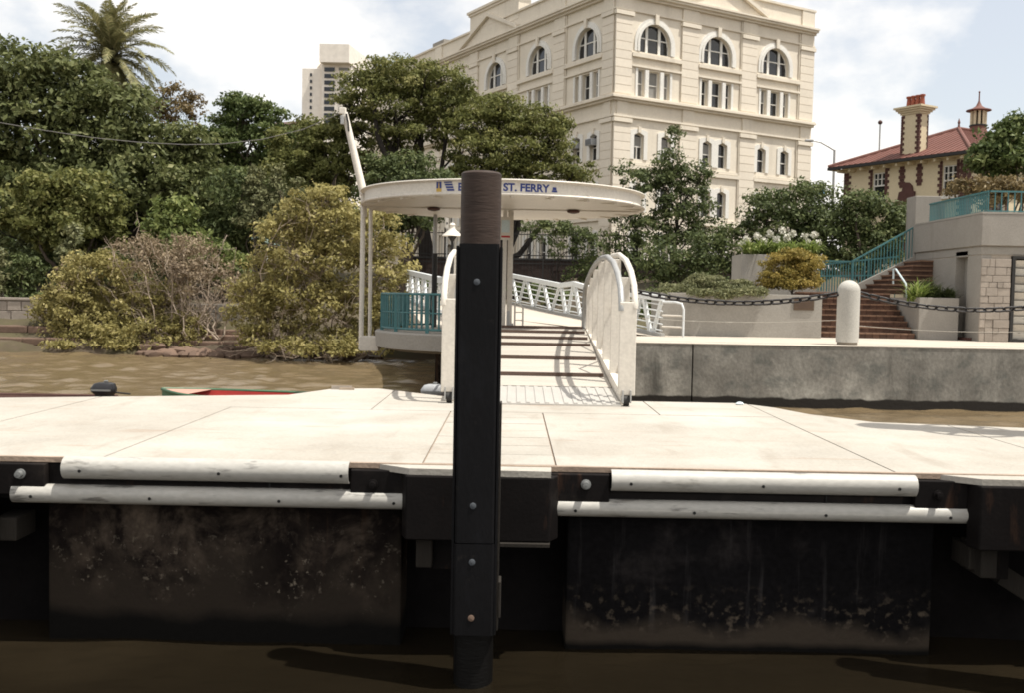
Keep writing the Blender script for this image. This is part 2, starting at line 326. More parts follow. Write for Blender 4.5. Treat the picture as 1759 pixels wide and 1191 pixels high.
def tag(o, label=None, cat=None, group=None, kind=None):
    if label: o['label'] = label
    if cat: o['category'] = cat
    if group: o['group'] = group
    if kind: o['kind'] = kind
    return o
def thing(name, label, cat, group=None):
    o = bpy.data.objects.new(name, None); COL.objects.link(o); o.empty_display_size = .2
    return tag(o, label, cat, group)
def inst(o, name, parent, loc=(0, 0, 0), rot=None):
    """another object on the same mesh"""
    c = o.copy(); c.name = name; COL.objects.link(c); c.parent = parent; c.location = loc
    if rot: c.rotation_euler = rot
    return c
def copy_tree(o, dx, parent=None):
    c = o.copy(); COL.objects.link(c); c.parent = parent
    if parent is None: c.location = Vector(c.location) + Vector(dx)
    for ch in list(o.children): copy_tree(ch, dx, c)
    return c
def lerp(a, b, t): return [a[i] + (b[i] - a[i]) * t for i in range(len(a))]
# ================================================================== THE SETTING
def smooth(a, b, x):
    t = min(1, max(0, (x - a) / (b - a))); return t * t * (3 - 2 * t)
def gz(x, y):
    """height of the bank"""
    wob = .35 * math.sin(x * .9) + .25 * math.sin(x * 2.3 + 1)
    zl = -1.5 + 1.9 * smooth(38.6 + wob, 40.6 + wob, y) + .9 * smooth(40.6, 43.5, y) + .7 * smooth(43.5, 48, y) + 2.4 * smooth(48, 64, y)
    zr = -1.5 + 2.7 * smooth(30.5, 31.5, y) + 1.5 * smooth(33.5, 40, y) + 1.7 * smooth(44, 60, y)
    k = smooth(.8, 3.2, x)
    return zl * (1 - k) + zr * k + .06 * math.sin(x * 1.7 + y * .8) * smooth(40, 44, y) + 1.2 * smooth(64, 110, y)
def build_terrain():
    xs = list(np.concatenate([np.linspace(-900, -60, 8)[:-1], np.linspace(-60, 60, 121), np.linspace(60, 900, 8)[1:]]))
    ys = list(np.concatenate([np.linspace(28, 66, 96), np.linspace(68, 130, 12), np.linspace(150, 1200, 6)]))
    mb = MB(); nx = len(xs)
    mb.v = [(float(x), float(y), gz(x, y)) for y in ys for x in xs]
    mb.f = [(j * nx + i, j * nx + i + 1, (j + 1) * nx + i + 1, (j + 1) * nx + i) for j in range(len(ys) - 1) for i in range(nx - 1)]
    tag(mb.build('bank_ground', MT['soil'], smooth=60, fix=False), 'sloping earth river bank rising behind the water', kind='structure')
    # the river: real ripples near the landing, plain water beyond
    x0, x1, y0, y1 = -21.0, 21.0, 4.5, 42.5
    gx, gy = np.arange(x0, x1 + .01, .14), np.concatenate([np.arange(y0, 12, .16), np.arange(12, y1 + .01, .13)])
    X, Y = np.meshgrid(gx, gy); Z = np.zeros_like(X); r = np.random.default_rng(5)
    for k in range(46):
        lam = 10 ** r.uniform(-.42, .25); th = math.radians(r.normal(80, 34)); kk = 2 * math.pi / lam
        Z += .0058 * lam ** .75 * np.sin(kk * (X * math.cos(th) + Y * math.sin(th)) + r.uniform(0, 6.3))
    e = np.minimum.reduce([X - x0, x1 - X, Y - y0, y1 - Y]); Z *= np.clip(e / 2, 0, 1) * (.28 + .72 * np.clip((Y - 8) / 6, 0, 1))
    nx, ny = len(gx), len(gy); me = bpy.data.meshes.new('river_water')
    V = np.stack([X, Y, Z], -1).reshape(-1, 3); ix = np.arange(nx * ny).reshape(ny, nx)
    Q = np.stack([ix[:-1, :-1], ix[:-1, 1:], ix[1:, 1:], ix[1:, :-1]], -1).reshape(-1, 4)
    o = len(V); xm, ym, yM = 900, -300, 60
    V = np.concatenate([V, [[-xm, ym, 0], [xm, ym, 0], [xm, yM, 0], [-xm, yM, 0], [x0, y0, 0], [gx[-1], y0, 0], [gx[-1], gy[-1], 0], [x0, gy[-1], 0]]])
    Q = np.concatenate([Q, [[o, o + 1, o + 5, o + 4], [o + 1, o + 2, o + 6, o + 5], [o + 2, o + 3, o + 7, o + 6], [o + 3, o, o + 4, o + 7]]])
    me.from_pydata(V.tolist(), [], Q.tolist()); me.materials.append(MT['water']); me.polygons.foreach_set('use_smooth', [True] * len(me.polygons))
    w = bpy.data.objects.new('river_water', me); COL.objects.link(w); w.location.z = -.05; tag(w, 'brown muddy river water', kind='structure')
build_terrain()

def z_mask(mat, col, z0, z1, noise=.25, scale=1.0, bumpy=True):
    """a tide mark: another colour below a wavering height"""
    t = mat.node_tree; b = t.nodes['Principled BSDF']; n = t.nodes.new; l = t.links.new
    src = b.inputs['Base Color'].links[0].from_socket
    tcn = n('ShaderNodeTexCoord'); sp = n('ShaderNodeSeparateXYZ'); l(tcn.outputs['Object'], sp.inputs[0])
    nz = n('ShaderNodeTexNoise'); nz.inputs['Scale'].default_value = scale; nz.inputs['Detail'].default_value = 6; l(tcn.outputs['Object'], nz.inputs['Vector'])
    ma = n('ShaderNodeMath'); ma.operation = 'MULTIPLY_ADD'; l(nz.outputs['Fac'], ma.inputs[0]); ma.inputs[1].default_value = -noise * 2; l(sp.outputs['Z'], ma.inputs[2])
    mr = n('ShaderNodeMapRange'); mr.inputs['From Min'].default_value = z0 - noise; mr.inputs['From Max'].default_value = z1 - noise; mr.inputs['To Min'].default_value = 1; mr.inputs['To Max'].default_value = 0
    l(ma.outputs[0], mr.inputs['Value'])
    mxn = n('ShaderNodeMix'); mxn.data_type = 'RGBA'; l(mr.outputs[0], mxn.inputs['Factor']); l(src, mxn.inputs['A']); mxn.inputs['B'].default_value = (*col, 1)
    l(mxn.outputs['Result'], b.inputs['Base Color'])
z_mask(MT['quay'], (.018, .015, .012), .17, .21, .10, 1.6)

ZP = 1.467
def build_quay():
    p = MB(); p.box(2.2, 60, 24.75, 42, -.9, ZP)
    p.build('x', MT['quay_top']); o = bpy.data.objects['x']; o.name = 'promenade'; o.data.name = 'promenade'
    tag(o, 'pale concrete promenade on top of the quay', kind='structure')
    q = thing('quay_wall', 'long grey stained concrete quay wall along the river, right side', 'wall')
    for x0, x1 in ((2.2, 4.315), (4.345, 14.2), (14.23, 24.0), (24.03, 40)):
        MB().box(x0, x1, 24.42, 24.75, -1.2, ZP - .02).build('wall_panel', MT['quay'], q, bevel=.012)
        MB().box(x0 - .012, x1 + .012, 24.408, 24.745, ZP - .018, ZP + .004).build('coping', MT['quay_top'], q)
build_quay()

# sandstone wall, ledges and rocks at the left water edge
def build_left_bank():
    w = thing('sandstone_wall', 'low sandstone block wall on the bank at the far left edge', 'wall')
    y0 = 43.0; xl = at(-40, 560, y0)[0]; xr = at(96, 560, y0)[0]
    MB().box(xl, xr, y0 + .05, y0 + .6, .3, 2.05).build('core', MT['mortar'], w)
    for r in range(3):
        x = xl + (.3 if r % 2 else 0); z = .72 + r * .41
        while x < xr - .1:
            wd = random.uniform(.5, .8); x1 = min(x + wd, xr)
            MB().box(x, x1 - .025, y0 - random.uniform(0, .03), y0 + .3, z, z + .385).build('stone', MT['sandstone'], w, bevel=.02); x = x1
    MB().box(xl, xr + .05, y0 - .06, y0 + .65, 1.97, 2.08).build('coping', MT['sandstone'], w, bevel=.02)
    w2 = thing('retaining_wall', 'grey block retaining wall half hidden behind dry mangrove twigs', 'wall')
    xa, xb = at(300, 545, 43)[0], at(420, 545, 43)[0]
    MB().box(xa, xb, 43.05, 43.6, .4, 2.0).build('core', MT['mortar'], w2)
    for r in range(4):
        x = xa + (.3 if r % 2 else 0); z = .5 + r * .37
        while x < xb - .1:
            x1 = min(x + random.uniform(.5, .85), xb)
            MB().box(x, x1 - .025, 43.0 - random.uniform(0, .03), 43.3, z, z + .35).build('stone', MT['conc'], w2, bevel=.02); x = x1
    for k, (yy, zz, pa, pb, lab) in enumerate(((41.6, .95, -60, 420, 'upper long stone ledge below the sandstone wall'), (40.75, .50, -60, 640, 'lower long stone ledge running along the water edge'), (41.3, .70, 270, 410, 'cracked stone ledge under the dry mangrove twigs'))):
        g = thing('stone_ledge', lab, 'ledge', 'stone ledges on the bank')
        x = at(pa, 590, yy)[0]; xe = at(pb, 590, yy)[0]
        while x < xe:
            x1 = x + random.uniform(.9, 1.6)
            MB().box(x, x1 - .04, yy + random.uniform(-.06, .06), yy + 1.0, zz - .32, zz + random.uniform(-.02, .03)).build('stone', MT['mud'], g, bevel=.05); x = x1
    def rock(px, D, r):
        P = at(px, 590, D); m = MB()
        m.lathe([(r * .7, -.25), (r, 0), (r * .85, r * .35), (r * .45, r * .55), (0.0001, r * .6)], (0, 0, 0), 7)
        a = random.random() * 6; ca, sa = math.cos(a), math.sin(a); q = []
        for x, y, z in m.v:
            x *= random.uniform(.8, 1.25) * 1.35; y *= random.uniform(.8, 1.2); z *= random.uniform(.8, 1.2)
            q.append((P[0] + x * ca - y * sa, D + x * sa + y * ca, max(gz(P[0], D), 0) + .02 + z))
        m.v = q; return m
    for px, D, r, lab in ((318, 39.6, .5, 'large brown rock at the water edge below the dry mangrove'), (352, 39.4, .42, 'brown rock at the water edge right of the largest rock'), (385, 39.8, .4, 'pale brown rock left of the tall mangrove stems'), (428, 39.5, .45, 'flat brown rock at the foot of the tall mangrove'), (290, 39.3, .36, 'small dark rock under the overhanging mangrove')):
        tag(rock(px, D, r).build('rock', MT['mud'], smooth=40), lab, 'rock', 'rocks along the waterline')
    rub = MB()
    for i in range(90):
        m = rock(random.uniform(240, 650), random.uniform(38.9, 40.9), random.uniform(.1, .3)); rub.add(m.v, m.f)
    tag(rub.build('rubble', MT['mud'], smooth=40), 'loose brown rubble along the muddy waterline', 'rubble', kind='stuff')
build_left_bank()

# ================================================================== THE CREAM WAREHOUSE
TH = math.radians(31)
class Face:
    def __init__(s, C, d):
        s.C = np.array(C[:2], float); s.d = np.array(d, float); s.n = np.array([0, 0.])
    def T(s, t, n, z):
        p = s.C + s.d * t + s.n * n; return (p[0], p[1], z)
    def hit(s, x, y):
        """(t, z) where a sight line meets the face"""
        r = ray(x, y); k = ((s.C - EYE[:2]) @ s.n) / (r[:2] @ s.n); P = EYE + r * k
        return float((P[:2] - s.C) @ s.d), float(P[2])
def corner_faces(C):
    R_ = Face(C, (math.cos(TH), math.sin(TH))); R_.n = np.array([math.sin(TH), -math.cos(TH)])
    L_ = Face(C, (-math.sin(TH), math.cos(TH))); L_.n = np.array([-math.cos(TH), -math.sin(TH)])
    return R_, L_

def arch_h(kind, u, w):
    """height of the opening's head above its springing at |u| from its centre line"""
    if kind == 'round': return math.sqrt(max((w / 2) ** 2 - u * u, 0))
    if kind == 'seg':
        rise = .16 * w; R = ((w / 2) ** 2 + rise ** 2) / (2 * rise); return math.sqrt(max(R * R - u * u, 0)) - (R - rise)
    return 0
def wall_with_holes(mb, fc, t0, t1, z0, z1, ops, depth=.45, n0=0.0, flip=False):
    """front skin between openings, and the reveals of each opening. ops: (ta, tb, za, zs, kind)"""
    br = {t0, t1}
    for ta, tb, za, zs, kd in ops:
        k = 14 if kd == 'round' else (8 if kd == 'seg' else 1)
        for i in range(k + 1): br.add(round(ta + (tb - ta) * i / k, 5))
    br = sorted(b for b in br if t0 - 1e-6 <= b <= t1 + 1e-6)
    def q(pts): mb.add([fc.T(*p) for p in pts], [tuple(range(len(pts)))])
    for a, b in zip(br[:-1], br[1:]):
        mid = (a + b) / 2; z_lo = [(z0, z0)]
        here = sorted([o for o in ops if o[0] < mid < o[1]], key=lambda o: o[2])
        ca = cb = z0
        for ta, tb, za, zs, kd in here:
            c = (ta + tb) / 2; w = tb - ta
            ha, hb = zs + arch_h(kd, a - c, w), zs + arch_h(kd, b - c, w)
            q([(a, n0, ca), (b, n0, cb), (b, n0, za), (a, n0, za)])
            q([(a, n0, za), (b, n0, za), (b, n0 - depth, za), (a, n0 - depth, za)])
            q([(a, n0, ha), (b, n0, hb), (b, n0 - depth, hb), (a, n0 - depth, ha)])
            ca, cb = ha, hb
        q([(a, n0, ca), (b, n0, cb), (b, n0, z1), (a, n0, z1)])
    for ta, tb, za, zs, kd in ops:
        for t in (ta, tb): q([(t, n0, za), (t, n0, zs), (t, n0 - depth, zs), (t, n0 - depth, za)])
def arch_poly(ta, tb, za, zs, kd, k=14):
    c = (ta + tb) / 2; w = tb - ta
    pts = [(ta, za), (tb, za)]
    if kd == 'flat': return pts + [(tb, zs), (ta, zs)]
    for i in range(k + 1):
        t = tb - w * i / k; pts.append((t, zs + arch_h(kd, t - c, w)))
    return pts
def surround(mb, fc, ta, tb, za, zs, kd, wd, pr, k=16):
    """a raised band round the head and sides of an opening"""
    c = (ta + tb) / 2; w = tb - ta; W2 = w + 2 * wd
    if kd == 'round': inn = [(c + w / 2 * math.cos(math.pi * i / k), zs + w / 2 * math.sin(math.pi * i / k)) for i in range(k + 1)]; ou = [(c + W2 / 2 * math.cos(math.pi * i / k), zs + W2 / 2 * math.sin(math.pi * i / k)) for i in range(k + 1)]
    else:
        inn = [(tb - w * i / k, zs + arch_h(kd, tb - w * i / k - c, w)) for i in range(k + 1)]
        ou = [(c + (W2 / 2) * (1 - 2 * i / k), zs + wd * .9 + arch_h('seg', (w / 2) * (1 - 2 * i / k), w)) for i in range(k + 1)]
    inn = [(tb, za)] + inn + [(ta, za)]; ou = [(tb + wd, za)] + ou + [(ta - wd, za)]
    for i in range(len(inn) - 1):
        a, b, d, e = inn[i], inn[i + 1], ou[i + 1], ou[i]
        vs = [fc.T(p[0], n, p[1]) for n in (.002, pr) for p in (a, b, d, e)]
        mb.add(vs, [(4, 5, 6, 7), (0, 4, 7, 3), (1, 2, 6, 5), (3, 7, 6, 2), (0, 1, 5, 4)])

def window_part(parent, fc, ta, tb, za, zs, kd, style, blind=False, depth=.32):
    fr = MB(); c = (ta + tb) / 2; w = tb - ta
    top = zs + arch_h(kd, 0, w)
    fw = .06; n0, n1 = -depth, -depth + .09
    def fb(a, b, z0, z1, e=0): fr.box(a, b, n0 + e, n1 + e, z0, z1, fc.T)
    fb(ta, ta + fw, za, zs); fb(tb - fw, tb, za, zs); fb(ta, tb, za, za + fw, .004)
    if kd != 'flat':      # curved head
        pl = arch_poly(ta, tb, za, zs, kd)[2:]; pi = [(c + (t - c) * (1 - 2 * fw / w), z - fw * .9) for t, z in pl]
        for i in range(len(pl) - 1):
            fr.add([fc.T(p[0], n, p[1]) for n in (n0, n1) for p in (pl[i], pl[i + 1], pi[i + 1], pi[i])], [(4, 5, 6, 7), (0, 4, 7, 3), (1, 2, 6, 5), (3, 7, 6, 2), (0, 1, 5, 4)])
    else: fb(ta, tb, zs - fw, zs, .004)
    mid = za + (top - za) * .5
    if style == 'triple':
        for s in (-1, 1):
            t = c + s * w * .20; zt = zs + arch_h(kd, s * w * .20, w) - .01
            fb(t - .11, t + .11, za, zt, .03)
        fb(ta + .05, tb - .05, mid - .04, mid + .04, .006)
    else:
        fb(ta + .03, tb - .03, mid - .035, mid + .035, .02)
        if style == 'cross': fb(c - .03, c + .03, za, mid, .012)
    o = fr.build('window', MT['trim'], parent)
    g = MB(); pl = arch_poly(ta + .01, tb - .01, za + .01, zs - .01, kd)
    g.add([fc.T(t, -depth + .025, z) for t, z in pl], [tuple(range(len(pl)))])
    g.build('pane', MT['glass'], o, fix=False)
    if blind:
        MB().box(ta + fw, tb - fw, n0 + .04, n0 + .05, mid if blind == 'half' else za + fw, zs - fw, fc.T).build('blind', MT['blind'], o)
    return o

def build_warehouse():
    C = at(1056, 166, 75.0)[:2]
    R_, L_ = corner_faces(C)
    b = thing('warehouse_building', 'large cream stucco corner building with arched windows and a pediment', 'building')
    ZG, ZB, ZC, ZPAR = 3.6, 17.16, 24.8, 26.45
    wall = MB(); surr = MB(); windows = []
    class Trim:
        def box(s, *a):
            MB().box(*a).build('keystone' if a[1] - a[0] < .5 else 'sill_band', MT['stucco'], b)
    trim = Trim()
    Rbays = [(1.4, 6.1), (7.75, 12.2), (13.8, 18.6)]; RLEN = 20.2
    Lbays = [(1.5, 6.5), (8.1, 13.6), (15.2, 20.5), (22.1, 27.6)]; LLEN = 46
    def bay(fc, t0, t1, pair):
        c = (t0 + t1) / 2
        if fc is L_: c = {0: 3.6, 1: 10.4, 2: 17.45, 3: 24.4}[pair]; sp = (1.1, 1.15, 1.15, 1.15)[pair]
        else: c = (3.55, 9.7, 15.9)[pair]; sp = (1.28, .8, 1.27)[pair]
        up = [(c - 1.48, c + 1.48, 20.72, 21.38, 'round')]
        mid = [(c - 1.5, c - .9, 17.42, 19.42, 'flat'), (c - .52, c + .52, 17.42, 19.42, 'flat'), (c + .9, c + 1.5, 17.42, 19.42, 'flat')]
        low = [(c + s * sp - .46, c + s * sp + .46, 12.85, 14.62, 'seg') for s in (-1, 1)]
        lo2 = [(c + s * sp - .46, c + s * sp + .46, 9.0, 10.85, 'seg') for s in (-1, 1)]
        lo3 = [(c + s * sp - .5, c + s * sp + .5, 5.0, 7.2, 'seg') for s in (-1, 1)]
        return c, up, mid, low, lo2, lo3
    for fc, bays, LEN in ((R_, Rbays, RLEN), (L_, Lbays, LLEN)):
        allops = []
        for i, (t0, t1) in enumerate(bays):
            c, up, mid, low, lo2, lo3 = bay(fc, t0, t1, i)
            allops += up + mid + low + lo2 + lo3
            for o in up:
                surround(surr, fc, *o, .42, .10); surround(surr, fc, o[0] + .02, o[1] - .02, o[2], o[3], 'round', .2, .16)
                trim.box(c - .16, c + .16, .162, .30, o[3] + 1.42, o[3] + 2.15, fc.T)             # keystone
                windows.append((fc, o, 'triple', False))
            trim.box(t0, t1, 0.003, .22, 20.28, 20.56, fc.T); trim.box(t0, t1, .003, .12, 20.56, 20.66, fc.T)
            for j, o in enumerate(mid):
                windows.append((fc, o, 'sash', 'full' if fc is R_ and i == 0 else False))
            for s in (-1, 1): surr.box(c + s * .71 - .17, c + s * .71 + .17, .003, .12, 17.42, 19.44, fc.T)
            surr.box(c - 1.72, c - 1.52, .003, .06, 17.42, 19.5, fc.T); surr.box(c + 1.52, c + 1.72, .003, .06, 17.42, 19.5, fc.T)
            trim.box(t0, t1, .003, .16, 19.56, 19.72, fc.T)
            for o in low + lo2 + lo3:
                surround(surr, fc, *o, .34, .07)
                cc_ = (o[0] + o[1]) / 2; trim.box(cc_ - .13, cc_ + .13, .072, .16, o[3] + .18, o[3] + .62, fc.T)
                windows.append((fc, o, 'cross' if (fc is R_ and i == 0) else 'sash', 'half' if (fc is R_ and i == 0 and o in low) else False))
            for z in (12.1, 8.3): trim.box(t0, t1, .003, .18, z, z + .26, fc.T); trim.box(t0, t1, .003, .10, z + .30, z + .5, fc.T)
        wall_with_holes(wall, fc, 0, LEN, ZG, ZPAR, allops)
    # flat roof and the far sides
    P = [R_.T(0, 0, 0), R_.T(RLEN, 0, 0), None, L_.T(LLEN, 0, 0)]
    far = (P[1][0] + P[3][0] - P[0][0], P[1][1] + P[3][1] - P[0][1]); P[2] = (far[0], far[1], 0)
    for i, j in ((1, 2), (2, 3)): wall.add([(P[i][0], P[i][1], ZG), (P[j][0], P[j][1], ZG), (P[j][0], P[j][1], ZPAR), (P[i][0], P[i][1], ZPAR)], [(0, 1, 2, 3)])
    rf = MB(); rf.add([(p[0], p[1], ZPAR - .7) for p in P], [(0, 1, 2, 3)]); rf.build('roof', MT['conc'], b)
    wall.build('wall', MT['stucco'], b, fix=False)
    surr.build('window_surround', MT['trim'], b)
    # dark rooms behind the glass are closed off by a slab
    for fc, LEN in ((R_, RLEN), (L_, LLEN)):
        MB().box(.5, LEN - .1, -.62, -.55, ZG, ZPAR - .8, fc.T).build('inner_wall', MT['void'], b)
    # belt course, entablature, cornice, parapet coping: each band as its own part
    def band(name, z0, z1, pr):
        m = MB(); m.box(-pr, RLEN + .02, 0.002, pr, z0, z1, R_.T); m.box(0.001, LLEN, 0.002, pr - .003, z0, z1, L_.T); m.build(name, MT['stucco'], b)
    for z0, z1, pr in ((16.95, 17.12, .28), (17.12, 17.27, .52), (17.27, 17.38, .42), (15.80, 15.95, .20), (24.45, 24.62, .25), (24.62, 24.78, .5), (24.78, 24.92, .62), (26.33, 26.5, .16), (23.5, 23.62, .14)):
        band('cornice_band', z0, z1, pr)
    # pilasters cut into courses
    def pilaster(fc, t0, t1, e0=0.0):
        zs_ = [(9.0 + .63 * k, .57) for k in range(10)] + [(17.5 + .625 * k, .565) for k in range(9)]
        base = MB(); base.box(t0 + .04, t1 - .04, .002, .10, 4.0, 15.78, fc.T); base.box(t0 + .04, t1 - .04, .002, .10, 17.39, 23.45, fc.T); base.box(t0 + .25, t1 - .25, .002, .12, 15.96, 16.94, fc.T); base.box(t0 + .04, t1 - .04, .002, .12, 23.63, 24.44, fc.T)
        base.build('pilaster', MT['stucco'], b)
        for z, h in zs_ + [(4.0 + .64 * k, .58) for k in range(8)]:
            MB().box(t0, t1, .06, .145, z, z + h + .022, fc.T).build('course_block', MT['course'], b)
        for z in (23.12, 15.42): MB().box(t0 - .08, t1 + .08, .003, .26, z, z + .30, fc.T).build('capital', MT['stucco'], b)
    for t0, t1 in ((-.1, 1.4), (6.1, 7.75), (12.2, 13.8), (18.6, 20.15)): pilaster(R_, t0, t1)
    for t0, t1 in ((.15, 1.5), (6.5, 8.1), (13.6, 15.2), (20.5, 22.1), (27.6, 29.2)): pilaster(L_, t0, t1)
    # parapet piers
    for fc, ts in ((R_, (0.7, 19.4)), (L_, (.9, 7.3, 28.4, 36))):
        for t in ts: MB().box(t - .7, t + .7, .003, .12, 24.93, 26.32, fc.T).build('parapet_pier', MT['stucco'], b)
    # raised attic and pediment on each front
    for fc, a0, a1, zt in ((R_, 5.75, 14.0, 27.95), (L_, 13.75, 22.2, 27.95)):
        m = MB(); m.box(a0, a1, -1.2, .03, ZPAR - .6, zt, fc.T); m.build('attic', MT['stucco'], b)
        m = MB(); m.box(a0 - .25, a1 + .25, -1.4, .28, zt, zt + .22, fc.T); m.box(a0 - .12, a1 + .12, -1.3, .16, zt - .2, zt - .001, fc.T); m.build('attic_cornice', MT['stucco'], b)
        p0, p1, pk = (5.2, 14.6, 9.9) if fc is R_ else (13.5, 23.7, 18.45)
        tri = [(p0, 24.94), (p1, 24.94), (pk, 26.95)]
        m = MB(); m.extr([fc.T(t, .04, z) for t, z in tri], np.append(fc.n, 0) * .10); m.build('pediment', MT['stucco'], b)
        for (ta, za), (tb, zb) in (((p0, 24.97), (pk, 27.0)), ((p1, 24.97), (pk, 27.0))):
            q = [(ta, za), (tb, zb), (tb, zb + .3), (ta, za + .3)]
            MB().extr([fc.T(t, .03, z) for t, z in q], np.append(fc.n, 0) * .42).build('raking_cornice', MT['stucco'], b)
    # a rooftop housing seen over the left parapet
    ra, rz = L_.hit(756, 82); rb_, _ = L_.hit(737, 82); _, rt = L_.hit(746, 70)
    MB().box(ra, rb_, -2.5, -.4, 26, rt, L_.T).build('roof_housing', MT['conc'], b)
    for i, (fc, o, st, bl) in enumerate(windows): window_part(b, fc, *o, st, bl or (('half', False, False, 'half', False, False, False)[i * 5 % 7] if st == 'sash' else False))
    for fc, t in ((R_, 12.14), (R_, 18.5), (L_, 6.4), (L_, 13.5)):
        MB().tube([fc.T(t, .07, 4), fc.T(t, .07, 15.7)], .055, 8).build('downpipe', MT['stucco'], b, smooth=40); MB().tube([fc.T(t, .07, 17.5), fc.T(t, .07, 24.4)], .055, 8).build('downpipe', MT['stucco'], b, smooth=40)
    # window air conditioners low on the left front
    for px, py in ((989, 256), (1018, 247)):
        t, z = L_.hit(px, py)
        m = MB(); m.box(t - .42, t + .42, -.1, .42, 13.95, 14.45, L_.T); a = m.build('air_conditioner', MT['motor_grey'], b, bevel=.03)
        g = MB()
        for k in range(5): g.box(t - .36, t + .36, .422, .44, 14.0 + k * .085, 14.04 + k * .085, L_.T)
        g.build('grille', MT['iron'], a)
    return C, R_, L_
WC, WR, WL = build_warehouse()

